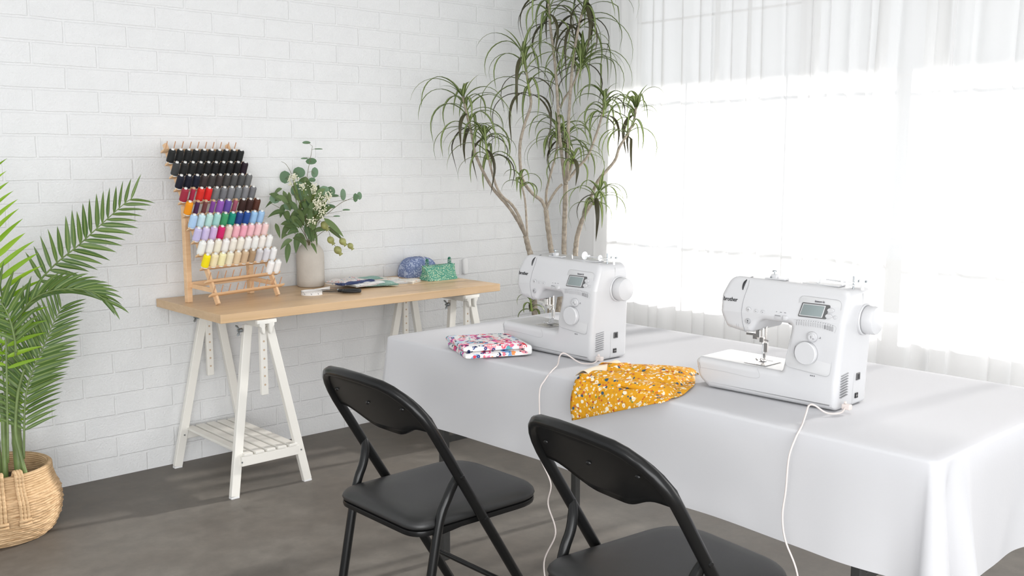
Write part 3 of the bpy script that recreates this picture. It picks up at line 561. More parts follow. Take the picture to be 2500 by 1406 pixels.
MT['corew'] = mat('spool_cork', (.62, .40, .25), .6)
def spool_meshes(kind):
    b = MB(); r0, r1 = (.0150, .0139)
    if kind == 'half': r0, r1 = .0095, .009
    pr = [(.003, .004)]
    n = 22
    for i in range(n+1):
        t = i/n; rr = r0+(r1-r0)*t; rr -= .002*max(0, t-.9)*10; rr -= .0012*max(0, .08-t)*12
        rr += .00022*(1 if i % 2 else -1)
        pr.append((rr, .004+.050*t))
    pr.append((.004, .0545)); b.lathe(pr, n=20)
    c = MB(); c.lathe([(.0045, 0), (.0135, 0), (.0135, .003), (.006, .0055), (.006, .0545), (.0062, .059), (.0055, .0605), (.003, .0605)], n=16)
    return b, c
proto = {}
def spool(k, i, ent, label):
    kind = 'half' if 'half' in ent[0] else 'full'
    p = pegpos(k, i)
    wp = Matrix.Translation((1.714, 3.605, TZ)) @ Matrix.Rotation(RY, 4, 'Z') @ p
    key = ent[1]
    if key not in sm: sm[key] = mat('thread_'+ent[0].replace(' ', '_').replace('-', '_'), ent[1], .55, spec=.3, bump=.5, bscale=500)
    if kind not in proto:
        b, c = spool_meshes(kind); r = empty('thread_spool', wp)
        t = b.build('thread', sm[key], r, smooth=60); co = c.build('core', 'corew' if kind == 'half' else 'core', r, smooth=60); proto[kind] = (t.data, co.data)
        for o in (t, co): pass
    else:
        r = empty('thread_spool', wp)
        t = bpy.data.objects.new('thread', proto[kind][0].copy()); t.data.materials.clear(); t.data.materials.append(sm[key]); col.objects.link(t); t.parent = r
        co = bpy.data.objects.new('core', proto[kind][1]); col.objects.link(co); co.parent = r
    r.rotation_mode = 'QUATERNION'; r.rotation_quaternion = Quaternion((0, 0, 1), RY) @ prot @ Quaternion((0, 0, 1), i*1.3+k)
    tag(r, label, 'thread spool', 'thread spools on the wooden rack')
    if kind == 'half': co['label'] = 'cork-coloured core showing above the thread'
for ri, row in enumerate(rows):
    for i, e in enumerate(row):
        if not e: continue
        nm = e[0]
        pos = ordw[i]
        if ri == 9: lb = 'white thread spool, %s of the two on the almost empty ledge' % ('left' if i == 8 else 'right')
        else: lb = '%s thread spool, %s from the left in the %s of the rack' % (nm, pos, roww[ri])
        spool(ri+1, i, e, lb)
# ---------------------------------------------------------------- vase and its sprays
VC = V((2.292, 3.880, TZ))
vz = tag(empty('vase', VC), 'beige stoneware bottle vase holding greenery on the plank', 'vase')
b = MB(); b.lathe([(.02, 0), (.056, 0), (.0605, .004), (.0615, .03), (.062, .12), (.0615, .145), (.057, .163), (.047, .178), (.037, .188), (.033, .197), (.033, .208), (.029, .208), (.028, .19), (.05, .15), (.05, .02), (.01, .015)], n=40)
b.build('body', 'stone', vz, smooth=50)
rnd = random.Random(5)
def leaf(b, p0, p1, w, up=None, bow=.12, n=7, shape='long', fold=.15, face=None):
    p0, p1 = V(p0), V(p1); d = p1-p0; L = d.length
    view = V((0.66, .74, 0)) if face is None else face
    side = d.cross(view)
    if side.length < 1e-5: side = V((1, 0, 0))
    side.normalize(); nor = side.cross(d).normalized()
    a = rnd.uniform(-.6, .6); side = (side*cos(a)+nor*sin(a)).normalized(); nor = side.cross(d).normalized()
    vs = []; fs = []; uvs = []
    for i in range(n+1):
        t = i/n
        c = p0 + d*t + V((0, 0, bow*L*4*t*(1-t)))
        if shape == 'long': ww = w/2*(sin(pi*min(1, t**.75))**.8 if 0 < t < 1 else .02)
        else: ww = w/2*(math.sqrt(max(0, 1-(2*t-1)**2))) if 0 < t < 1 else w*.03
        vs += [c-side*ww+nor*ww*fold, c, c+side*ww+nor*ww*fold]
        if i < n:
            k = 3*i; fs += [(k, k+1, k+4, k+3), (k+1, k+2, k+5, k+4)]
            uvs += [[(0, t), (.5, t), (.5, t), (0, t)], [(.5, t), (1, t), (1, t), (.5, t)]]
    b.add(vs, fs, uvs)
    return b
def yclamp(p):
    p = V(p); p.y = min(p.y, 3.925); return p
# willow-leaf sprays: split the leaves into four sprays by position, each with its own stem
mouth = VC + V((0, 0, .195))
def spray(name, label, leaves, rounds, stems, stemmat='twig', cat='branch', group='sprays in the beige vase'):
    r = tag(empty(name, VC+V((0, 0, .19))), label, cat, group); off = r.location
    if stems:
        b = MB()
        for s in stems:
            pts = [VC+V((0, 0, .10))] + [yclamp(q) for q in s[0:]]
            pts[1] = mouth + (V(pts[1])-mouth)*.25 if (V(pts[1])-mouth).length > .02 else V(pts[1])
            q = smooth_pts(pts, 5); b.tube(q, [.0018-.0011*i/len(q) for i in range(len(q))], 6)
        b.build('stem', stemmat, r, off=off)
    if leaves:
        b = MB()
        for p0, p1, w in leaves:
            q0, q1 = yclamp(p0), yclamp(p1)
            b_ = .16 if abs(q1.z-q0.z) < .06 else .05
            leaf(b, q0, q1, w*1.22, bow=b_)
        b.build('foliage', 'bleaf', r, off=off, smooth=180)
    if rounds:
        b = MB()
        for c, rx, rz in rounds:
            c = yclamp(c); a = rnd.uniform(-.5, .5); dv = V((.74, -.67, 0))
            if rx > rz*1.4: leaf(b, c-dv*rx, c+dv*rx, rz*2, bow=.03, n=9, shape='round')
            else:
                dz = V((a*.3, 0, 1)); leaf(b, c-dz*rz, c+dz*rz, rx*2, bow=0, n=9, shape='round', fold=.1)
        b.build('round_foliage', 'euc', r, off=off, smooth=180)
        if stems:
            b = MB(); allp = [p_ for s in stems for p_ in smooth_pts([yclamp(q) for q in s], 5)]
            for c, rx, rz in rounds:
                c = yclamp(c); nr = min(allp, key=lambda p_: (p_-c).length + max(0, p_.z-c.z)*.5)
                b.tube([nr, nr.lerp(c, .6)+V((0, 0, .004)), c-V((0, 0, rz*.3))], .0007, 5)
            b.build('twig', stemmat, r, off=off)
    return r
LA = [l for l in BLONG]
def sel(f): 
    global LA
    a = [l for l in LA if f(l)]; LA = [l for l in LA if not f(l)]; return a
cx_ = VC.x
left_low = sel(lambda l: l[1][2] < .98 and l[1][0] < cx_-.02)
right_low = sel(lambda l: l[1][0] > cx_+.03 and l[1][2] < 1.06)
left_hi = sel(lambda l: l[1][0] < cx_-.02)
rest = LA
RL_, RR_ = [x for x in BROUND if x[0][0] < cx_+.01], [x for x in BROUND if x[0][0] >= cx_+.01]
spray('leafy_branch', 'green willow-leaf spray drooping over the vase rim on its left', left_low, None, [BSTEMS[4]])
spray('leafy_branch', 'green willow-leaf spray hanging out to the right of the vase', right_low, None, [BSTEMS[8]])
spray('leafy_branch', 'green willow-leaf spray reaching left towards the thread rack', left_hi, None, [BSTEMS[3]])
spray('leafy_branch', 'dense green willow-leaf spray in the middle of the vase', rest, None, [BSTEMS[5]])
top_r = [x for x in BROUND if x[0][2] > 1.17]; rt = [x for x in BROUND if x not in top_r and x[0][0] > cx_+.09]; oth = [x for x in BROUND if x not in top_r and x not in rt]
spray('eucalyptus_branch', 'tallest eucalyptus sprig with round grey-green leaves', None, top_r, [BSTEMS[0], BSTEMS[1]])
spray('eucalyptus_branch', 'eucalyptus sprig with small oval leaves reaching far right', None, rt, [BSTEMS[2]])
spray('eucalyptus_branch', 'eucalyptus sprig with round leaves low in the bouquet', None, oth, [BSTEMS[5]])
def blossom(pts, label):
    r = tag(empty('blossom_sprig', VC+V((0, 0, .19))), label, 'flowers', 'cream blossom sprigs in the vase'); off = r.location
    st = MB(); fl = MB()
    for c in pts:
        c = yclamp(c); base = mouth + V((rnd.uniform(-.01, .01), rnd.uniform(-.01, .01), .02))
        for j in range(3):
            e = c+V((rnd.uniform(-.012, .012), rnd.uniform(-.012, .012), rnd.uniform(-.012, .012)))
            q = smooth_pts([base, base.lerp(e, .5)+V((rnd.uniform(-.01, .01), 0, .01)), e], 4); st.tube(q, .0007, 5)
            for i in range(7):
                p = e+V((rnd.gauss(0, .007), rnd.gauss(0, .006), rnd.gauss(0, .008)))
                d = V((rnd.uniform(-1, 1), rnd.uniform(-1, 0), rnd.uniform(0, 1))).normalized()
                s = rnd.uniform(.0022, .0042); fl.lathe([(.0003, -s), (s*.6, -s*.4), (s, .3*s), (s*.5, s*.8), (.0003, s*.7)], p, 5, d)
    st.build('stem', 'sprig', r, off=off); fl.build('blossom', 'blossom', r, off=off)
bf = [V(p) for p in BFLOW]
blossom([p for i, p in enumerate(BFLOW) if bf[i].z > 1.12], 'cream blossom sprig high on the left of the bouquet')
blossom([p for i, p in enumerate(BFLOW) if 1.02 < bf[i].z <= 1.12], 'cream blossom sprig spreading right of the bouquet middle')
blossom([p for i, p in enumerate(BFLOW) if bf[i].z <= 1.02], 'small cream blossom sprig low in the bouquet')
r = tag(empty('seed_pod_branch', VC+V((0, 0, .19))), 'arching twig with five round green seed pods right of the vase', 'branch'); off = r.location
b = MB()
for s in (BSTEMS[6], BSTEMS[7]):
    pts = [mouth, V(s[0])+V((-.03, 0, .0))] + [yclamp(q) for q in s]
    q = smooth_pts(pts, 5); b.tube(q, .0010, 6)
b.build('stem', 'twig', r, off=off)
for c, rr in BPODS:
    b = MB(); ax = V((.45, -.25, -.75)).normalized(); b.lathe([(.001, -rr*1.15), (rr*.5, -rr), (rr*.9, -rr*.5), (rr, 0), (rr*.85, rr*.5), (rr*.45, rr*.95), (rr*.42, rr*1.15), (rr*.62, rr*1.45), (rr*.4, rr*1.4), (.001, rr*1.1)], yclamp(c), 16, ax)
    b.build('seed_pod', 'pod', r, off=off, smooth=60)

# ---------------------------------------------------------------- small things on the plank
ZP = .7112
t = tag(empty('measuring_tape', (2.150, 3.635, ZP)), 'white measuring tape rolled in a ring beside the scissors', 'measuring tape')
b = MB(); b.lathe([(.0435, 0), (.0445, 0), (.0445, .016), (.0435, .016), (.0435, 0)], n=48, cap=False)
b.lathe([(.0410, .001), (.0420, .001), (.0420, .0155), (.0410, .0155), (.0410, .001)], (.001, .001, 0), n=48, cap=False)
b.bar((.03, .036, .008), (.135, .075, .008), .0012, .015, (0, 0, 1)); b.build('band', 'paper', t, smooth=60)
b = MB()
for i in range(46):
    a = i/46*2*pi; h = .010 if i % 5 == 0 else .005
    q = Matrix.Rotation(a, 3, 'Z'); b.box(q @ V((.0447, 0, .016-h/2)), (.0004, .0007, h), q)
    if i % 5 == 0: b.box(q @ V((.0447, .003, .006)), (.0004, .0018, .004), q)
b.build('scale_marks', 'ink', t)
# shears
t = tag(empty('scissors', (2.185, 3.69, ZP), R(-46)), 'black closed fabric shears lying in front of the folded prints', 'scissors')
for s in (-1, 1):
    b = MB(); b.prism(round_poly([(0, 0), (.08, -.001), (.155, -.004, .002), (.16, .006, .003), (.10, .010), (.02, .003)]), 0, .003, .0006, 2, mp=lambda u, y, z: V((u*.82, s*(z*.8), .006+y+.003*s)))
    b.build('blade', 'blackmetal', t, smooth=30)
    b = MB(); cxx = .175; ring = [V((cxx+.030*cos(a)*(1.0 if s > 0 else 1.25), s*(.019+.015*sin(a)), .009)) for a in [k/20*2*pi for k in range(21)]]
    b.tube(ring, .0055, 8, cap=False); b.tube([(.115, s*.004, .009), (.135, s*.008, .009), (.150, s*.014, .009)], [.006, .0065, .006], 8)
    b.build('handle', 'ink', t, smooth=60)
b = MB(); b.lathe([(.005, 0), (.005, .004), (.003, .005)], (.112, 0, .012), 12); b.build('pivot_screw', 'zinc', t)
# fan of folded prints
def print_fold(x, y, rz, lx, ly, z, h, mk, label, wav=.003, seed=1, sk=0.0):
    rn = random.Random(seed); p = [rn.uniform(0, 6) for _ in range(4)]
    o = empty('folded_fabric', (x, y, ZP+z), rz); tag(o, label, 'folded fabric', 'fanned fat quarters on the plank')
    for L in range(2):
        def fn(u, v, L=L):
            a = u*2*pi
            return None
        nu, nv = 20, 10; b = MB(); top = []; bot = []
        for j in range(nv+1):
            for i in range(nu+1):
                u, v = i/nu-.5, j/nv-.5
                ex = (1-(abs(2*u))**6)*(1-(abs(2*v))**6)
                xx = lx*u+sk*v*ly+ .002*sin(9*v+p[0]); yy = ly*v+.002*sin(8*u+p[1])
                zz = h*L/2; w = wav*sin(5*u*2+p[2])*sin(4*v+p[3])*(.3+L)
                top.append(V((xx, yy, zz+h/2*(.55+.45*ex)+max(0, w)))); bot.append(V((xx*.995, yy*.995, zz+h*.04*(1-ex))))
        n1 = (nu+1)*(nv+1); fs = []
        for j in range(nv):
            for i in range(nu):
                a = j*(nu+1)+i; fs.append((a, a+1, a+nu+2, a+nu+1)); fs.append((n1+a+nu+1, n1+a+nu+2, n1+a+1, n1+a))
        bd = [i for i in range(nu+1)]+[j*(nu+1)+nu for j in range(1, nv+1)]+[nv*(nu+1)+i for i in range(nu-1, -1, -1)]+[j*(nu+1) for j in range(nv-1, 0, -1)]
        for q in range(len(bd)): a, c = bd[q], bd[(q+1) % len(bd)]; fs.append((a, n1+a, n1+c, c))
        b.add(top+bot, fs); b.build('fold', mk, o, smooth=50)
    return o
print_fold(2.60, 3.81, R(20), .17, .13, .0, .016, 'peachp', 'peach and white floral print folded at the back right of the fan', seed=2)
print_fold(2.645, 3.725, R(-12), .12, .12, .0, .010, 'whitep', 'white lightly printed fat quarter at the right of the fan', seed=3, sk=.2)
print_fold(2.70, 3.70, R(30), .10, .09, .0, .012, 'peachp', 'small peach floral piece sticking out at the right end of the fan', seed=9)
print_fold(2.52, 3.70, R(-22), .15, .14, .006, .010, 'mintp', 'mint green print fat quarter lying in the middle of the fan', seed=4, sk=-.2)
print_fold(2.455, 3.70, R(8), .17, .13, .012, .010, 'whitep', 'white fat quarter with a few motifs beside the navy strip', seed=5, sk=.2)
print_fold(2.405, 3.69, R(10), .20, .045, .021, .008, 'navyp', 'narrow navy print fold across the front of the fan', seed=6)
print_fold(2.40, 3.755, R(18), .16, .11, .017, .016, 'pinkp', 'pink and red sprigged fabric stack at the left of the fan', seed=7, wav=.005)
print_fold(2.53, 3.83, R(-5), .18, .09, .014, .008, 'mintp', 'grey-green printed piece behind the pink stack', seed=8)
# pouches
t = tag(empty('pouch', (2.885, 3.872, ZP), R(-8)), 'blue spiral-print dome pouch with white zip at the wall', 'pouch')
def pouch_fn(lx, ly, h, dome, pinch):
    def fn(u, v):
        a = (u*2*pi); e = .32
        sx = math.copysign(abs(cos(a))**e, cos(a)); sy = math.copysign(abs(sin(a))**e, sin(a))
        k = 1-dome*max(0, v-.35)**1.6*1.2
        kk = sin(pi*min(1, v*6)/2)*.06+.94
        return V((lx/2*sx*kk*(1-.25*max(0, v-.5)), ly/2*sy*kk*k, h*v*(1+.0*sx)))
    return fn
b = MB(); nu, nv = 48, 12; fn = pouch_fn(.19, .13, .088, 1.9, 0)
def bl(u, v):
    a = u*2*pi; e = .42; sx = math.copysign(abs(cos(a))**e, cos(a)); sy = math.copysign(abs(sin(a))**e, sin(a))
    hs = max(.001, cos(v*pi/2))**.5; z = .094*sin(v*pi/2)**.85
    p = V((.092*sx*hs, .062*sy*hs, z)); p.z *= 1-.10*abs(p.x/.092)**2; p.z += .0015*sin(u*40+v*5)*v; return p
b.grid(bl, nu, nv); k0 = nv*(nu+1); b.f.append(tuple(k0+i for i in range(nu))); b.f.append(tuple(range(nu))[::-1]); b.build('body', 'bluep', t, smooth=70)
b = MB(); pts = [V((.012, -.0635, .004)), V((.014, -.064, .03)), V((.016, -.060, .052)), V((.018, -.050, .070)), V((.019, -.034, .0865)), V((.019, 0, .0955)), V((.019, .02, .094))]
q = smooth_pts(pts, 5)
for i in range(len(q)-1): b.bar(q[i], q[i+1], .006, .003, (1, 0, 0))
b.build('zip', 'paper', t, smooth=60)
t = tag(empty('pouch', (2.880, 3.700, ZP), R(2)), 'green dotted box pouch with two end tabs, in front of the blue one', 'pouch')
def gp(u, v):
    a = u*2*pi; e = .25; sx = math.copysign(abs(cos(a))**e, cos(a)); sy = math.copysign(abs(sin(a))**e, sin(a))
    flare = 1 - .08*sin(pi*v) + .11*v
    return V((.089*sx*flare, .050*sy*(1-.85*v**1.3)*(1-.1*sin(pi*v)), .062*v+.010*v*abs(sx)**3 - .004*v*cos(a*2)+.0016*sin(u*30+v*9)))
b = MB(); b.grid(gp, 48, 12); b.f.append(tuple(12*49+i for i in range(48))); b.f.append(tuple(range(48))[::-1]); b.build('body', 'greenp', t, smooth=70)
for x, l in ((-.070, 0), (.068, 1)):
    b = MB(); lp = [V((x+.003*cos(a), 0, .080+.018*sin(a))) for a in [k/12*pi*2 for k in range(13)]]
    for i in range(12):
        b.bar(lp[i], lp[i+1], .0016, .016, (0, 1, 0)) if False else b.box((x, .007*cos(i/12*2*pi), .082+.017*sin(i/12*2*pi)), (.010, .004, .006))
    b.build('tab', 'greend', t, smooth=0, bevel=.001)
b = MB(); b.tube([V((-.085, -.002, .070)), V((0, -.002, .064)), V((.085, -.002, .071))], .0024, 8); b.build('zip', 'mintp', t)

# wall hook and card on the floor, speck
b = MB(); b.prism(round_poly([(-.015, -.042, .012), (.015, -.042, .012), (.015, .042, .012), (-.015, .042, .012)]), 0, .018, .006, 3, mp=lambda u, y, z: V((3.251+u, 3.942+y, .725+z)))
tag(b.build('wall_hook', 'paper', smooth=50), 'small white plastic hook plate on the brick wall above the plank end', 'hook')
b = MB(); b.box((2.809, 3.812, .0006), (.075, .045, .0008), Matrix.Rotation(R(-20), 3, 'Z')); tag(b.build('paper_slip', 'paper', smooth=0), 'white paper slip lying on the floor behind the left chair', 'paper')
b = MB(); b.lathe([(.0005, 0), (.005, .001), (.0055, .003), (.0005, .006)], (2.119-.51, 2.233-.56, 0), 8)
# ---------------------------------------------------------------- tall branching plant in the corner
def clampw(p, m_=.0):
    if p.y > 3.945: p.y = 3.945-.1*min(.05, p.y-3.945)
    if p.x > 3.82: p.x = 3.82-.1*min(.05, p.x-3.82)
    return p
PC = V((3.42, 3.56, 0))
pl = tag(empty('branching_plant', PC+V((0, 0, .27))), 'tall branching dragon tree with strappy arching leaves in the corner', 'plant')
b = MB(); b.lathe([(.10, 0), (.125, 0), (.15, .28), (.165, .30), (.165, .325), (.150, .325), (.14, .29), (.03, .28)], PC, 36)
tag(b.build('plant_pot', 'pot', smooth=40), 'white tapered plant pot under the tall branching plant', 'plant pot')
rnd = random.Random(11)
b = MB(); b.lathe([(.001, .01), (.14, .01), (.14, .022), (.001, .03)], PC+V((0, 0, .262)), 24); b.build('soil', 'soil', pl, off=pl.location)
tb = {}
low = {'a': (3.374, 3.6), 'b': (3.457, 3.52), 'c': (3.50, 3.48), 'd': (3.54, 3.44)}
for k, pts, r0, r1 in TRUNKS:
    b = tb.setdefault(k, MB()); P_ = [V(p) for p in pts]
    if pts[0][2] < .80 and r0 > .012 and len(pts) < 5:
        bs = PC + (V((P_[0].x, P_[0].y, 0))-PC)*.45; bs.z = .27
        P_ = [bs, bs.lerp(P_[0], .5)+V((.005, 0, 0))] + P_; 
    q = smooth_pts(P_, 7); n = len(q)
    rr = [(r0+(r1-r0)*i/(n-1))*(1+.06*sin(i*1.9)+.04*rnd.uniform(-1, 1)) for i in range(n)]
    b.tube([clampw(x) for x in q], rr, 10)
for k in 'abcd': tb[k].build('trunk', 'bark', pl, off=pl.location, smooth=180)
def strap(b, p0, az, el, L, w, curl, hang=False):
    n = 12; p = V(p0); vs = []; fs = []; uvs = []; e = el; step = L/n
    aw = az + rnd.uniform(-.15, .15)
    for i in range(n+1):
        t = i/n
        d = V((cos(aw)*cos(e), sin(aw)*cos(e), sin(e)))
        s = V((-sin(aw), cos(aw), 0))
        ww = w/2*(min(1, .45+t*3))*(1-max(0, t-.35)/.65)**.8 + .0004
        nn = s.cross(d)
        c = clampw(p.copy())
        vs += [clampw(c-s*ww+nn*ww*.35), c, clampw(c+s*ww+nn*ww*.35)]
        if i < n:
            k = 3*i; fs += [(k, k+1, k+4, k+3), (k+1, k+2, k+5, k+4)]
            uvs += [[(0, t), (.5, t), (.5, t), (0, t)], [(.5, t), (1, t), (1, t), (.5, t)]]
        p = p + d*step
        e = max(e-curl/n*(.95+.35*t), -1.85); aw += .03
    b.add(vs, fs, uvs)
for k, sp, n, L, dk in CLUSTERS:
    b = MB(); bd = MB(); sp = [V(p) for p in sp]; q = smooth_pts(sp, 6)
    st = MB(); st.tube([clampw(x.copy()) for x in q], [.0065-.003*i/len(q) for i in range(len(q))], 8)
    n = int(n*1.0)
    for i in range(n):
        t = (i+.5)/n; c = q[min(len(q)-1, int(t*len(q)))]
        az = i*2.39996+rnd.uniform(-.3, .3)
        if az: pass
        if i > n*.86: el = rnd.uniform(1.0, 1.45); curl = rnd.uniform(.6, 1.8); l = L*rnd.uniform(.4, .6)
        else: el = .55+.65*t+rnd.uniform(-.2, .25); curl = rnd.uniform(2.2, 3.3); l = L*rnd.uniform(.8, 1.35)
        dark = rnd.random() < dk*(1.2-t)
        if dark: el = rnd.uniform(-.4, .5); curl = 2.6
        strap(bd if dark else b, c, az, el, l*(1.0 if not dark else .85), rnd.uniform(.013, .019)*(1.25 if dark else 1), curl)
    o = b.build('foliage', 'drleaf', pl, off=pl.location, smooth=180)
    st.build('leaf_stem', 'sprig', o, smooth=180, off=pl.location)
    if bd.v: bd.build('old_leaves', 'drdark', o, off=pl.location, smooth=180)

# ---------------------------------------------------------------- palm in a basket
BC = V((.885, 3.60, 0))
bk = tag(empty('basket', BC), 'round woven seagrass basket holding the palm at the left edge', 'basket')
prof = []; n = 150
def rad(z):
    pts = [(0, .150), (.02, .172), (.06, .192), (.11, .199), (.15, .195), (.18, .181), (.21, .172), (.24, .170)]
    for (a, ra), (c, rc) in zip(pts, pts[1:]):
        if a <= z <= c: t = (z-a)/(c-a); return ra+(rc-ra)*t
    return .17
for zlo, zhi, nm, mk, nring in ((0, .172, 'woven_body', 'grass', 20), (.172, .24, 'coiled_rim', 'rope', 9)):
    b = MB(); prof = []; steps = nring*6
    for i in range(steps+1):
        z = zlo+(zhi-zlo)*i/steps; r_ = rad(z)+abs(sin(pi*i/6))*.0032
        prof.append((r_, z))
    if nm == 'coiled_rim': prof += [(rad(.24)-.006, .243), (rad(.24)-.012, .238)]
    if nm == 'woven_body': prof = [(.02, .004), (.14, .002)]+prof
    inner = []
    for i in range(steps, -1, -1):
        z = max(.006, zlo+(zhi-zlo)*i/steps); inner.append((rad(z)-.012-abs(sin(pi*i/6))*.003, z))
    prof += inner
    if nm == 'woven_body': prof.append((.01, .008))
    nseg = 96; b.lathe(prof, n=nseg, cap=False)
    # irregular strands
    rn = random.Random(3)
    vs = []
    for p in b.v:
        a = math.atan2(p[1], p[0]); r_ = math.hypot(p[0], p[1]); z = p[2]
        if nm == 'woven_body' and .004 < z < .17:
            dz = .0035*sin(3*a+z*40)+.002*sin(7*a); r2 = r_+.0015*sin(23*a+z*300)+.001*sin(41*a)
            vs.append((r2*cos(a), r2*sin(a), max(.001, z+dz*sin(pi*z/.172))))
        else: vs.append(p)
    b.v = vs
    b.build(nm, mk, bk, smooth=180)
va = math.atan2(-BC.y, -BC.x)     # direction towards the viewer's side of the basket
for da in (.02, .36, ):
    b = MB()
    for dd in (-.022, .022):
        a = va+da; 
    for strand in range(3):
        off_ = (strand-1)*.010
        a = va+da+off_/.19
        path = []
        for i in range(15):
            t = i/14; z = .085+(.245-.085)*t; path.append(V(((rad(z)+.010)*cos(a), (rad(z)+.010)*sin(a), z)))
        path.append(V(((rad(.24)-.004)*cos(a), (rad(.24)-.004)*sin(a), .256))); path.append(V(((rad(.24)-.02)*cos(a), (rad(.24)-.02)*sin(a), .238)))
        q = smooth_pts(path, 3)
        b.tube(q, [.0058*(1+.12*sin(i*1.7+strand)) for i in range(len(q))], 8)
    a = va+da; z = .09; p = V(((rad(z)+.013)*cos(a), (rad(z)+.013)*sin(a), z)); tdir = V((-sin(a), cos(a), 0))
    for zz in (-.004, .008): b.tube([p-tdir*.020+V((0, 0, zz)), p+V((cos(a)*.004, sin(a)*.004, zz)), p+tdir*.020+V((0, 0, zz))], .0055, 8)
    b.build('handle', 'rope', bk, smooth=180)
pm = tag(empty('palm', BC+V((0, 0, .03))), 'green areca palm with feathery fronds standing in the woven basket', 'plant')
off = pm.location
b = MB(); b.lathe([(.001, .03), (.165, .03), (.168, .165), (.001, .172)], BC+V((0, 0, 0)), 32); 
b.build('soil', 'soil', pm, off=off)
rnd = random.Random(21)
for pts, r0, r1 in PSTEMS:
    q = smooth_pts([V(p) for p in pts], 8); n = len(q)
    q[0].z = min(q[0].z, .165)
    b = MB(); b.tube(q, [(r0+(r1-r0)*i/(n-1))*(1.0+(.10 if i % 8 == 0 else 0)) for i in range(n)], 14)
    b.build('stem', 'palmst', pm, off=off, smooth=180)
VIEWD = V((.22, .97, 0))
for pts, L, np_, tilt, bright, droop, t0 in FRONDS:
    q = smooth_pts([V(p) for p in pts], 10); n = len(q)
    b = MB(); b.tube(q, [.0038-.0028*i/n for i in range(n)], 7); rc = b.build('frond', 'palmst', pm, off=off, smooth=180)
    b = MB()
    # arc-length parameter
    cum = [0]
    for i in range(1, n): cum.append(cum[-1]+(q[i]-q[i-1]).length)
    tot = cum[-1]
    def atl(s):
        for i in range(1, n):
            if cum[i] >= s: t = (s-cum[i-1])/max(1e-6, cum[i]-cum[i-1]); return q[i-1].lerp(q[i], t), (q[i]-q[i-1]).normalized()
        return q[-1].copy(), (q[-1]-q[-2]).normalized()
    for j in range(np_):
        for s_ in (-1, 1):
            t = t0+(1-t0)*(j+.5*(s_ > 0)*.6)/(np_-.6); t = min(t, .995)
            p, tg = atl(t*tot)
            side = tg.cross(VIEWD).normalized(); nor = side.cross(tg).normalized()
            side = (side*cos(tilt)+nor*sin(tilt)*s_).normalized()
            tt = (t-t0)/(1-t0)
            spread = (1.05-.42*tt) if not bright else (1.25-.5*tt)
            d = (tg*cos(spread)+side*s_*sin(spread)+nor*rnd.uniform(-.22, .05)).normalized()
            l = L*(.82+.36*sin(pi*min(1, tt*.95+.12)))*rnd.uniform(.92, 1.06)
            w = .0155*rnd.uniform(.85, 1.1)*(.75+.5*sin(pi*min(1, tt+.1)))
            nn = 7; vs = []; fs = []; uvs = []
            pp = p.copy(); dd = d.copy(); sd = dd.cross(VIEWD).normalized(); ang = rnd.uniform(-.7, .7); n2 = sd.cross(dd); sd = (sd*cos(ang)+n2*sin(ang)).normalized()
            for i in range(nn+1):
                u = i/nn; ww = w/2*(min(1, .25+u*4)*(1-u**2.6))+.0002; nrm_ = sd.cross(dd).normalized()
                vs += [pp-sd*ww+nrm_*ww*.4, pp.copy(), pp+sd*ww+nrm_*ww*.4]
                if i < nn:
                    k = 3*i; fs += [(k, k+1, k+4, k+3), (k+1, k+2, k+5, k+4)]; uvs += [[(0, u), (.5, u), (.5, u), (0, u)], [(.5, u), (1, u), (1, u), (.5, u)]]
                pp = pp+dd*l/nn; dd = (dd+V((0, 0, -1))*(droop*.5+.12)/nn*2.6*(u+.25)).normalized()
                pp.y = min(pp.y, 3.93)
            b.add(vs, fs, uvs)
    b.build('leaflets', 'palmb' if bright else 'palm', rc, off=off, smooth=180)
# ---------------------------------------------------------------- folding table and its cloth
TX0, TX1, TY0, TY1, TZc = 1.800, 2.560, .795, 2.580, .7155
ft = tag(empty('folding_table', ((TX0+TX1)/2, (TY0+TY1)/2, 0)), 'long folding table with dark steel legs hidden under the white cloth', 'table')
off = ft.location
b = MB(); b.box(((TX0+TX1)/2, (TY0+TY1)/2, .690), (TX1-TX0-.016, TY1-TY0-.016, .044)); b.build('table_top', 'slab', ft, off=off, smooth=0, bevel=.008)
for x in (1.884, 2.485):
    for y in (.985, 2.40):
        b = MB(); b.bar((x, y, .0), (x, y, .668), .026, .024, (0, 1, 0)); b.build('leg', 'legsteel', ft, off=off, smooth=0, bevel=.003)
for y in (.985, 2.40):
    b = MB(); b.bar((1.884, y+.002, .395), (2.485, y+.002, .395), .016, .02); b.build('brace', 'legsteel', ft, off=off, smooth=0, bevel=.002)
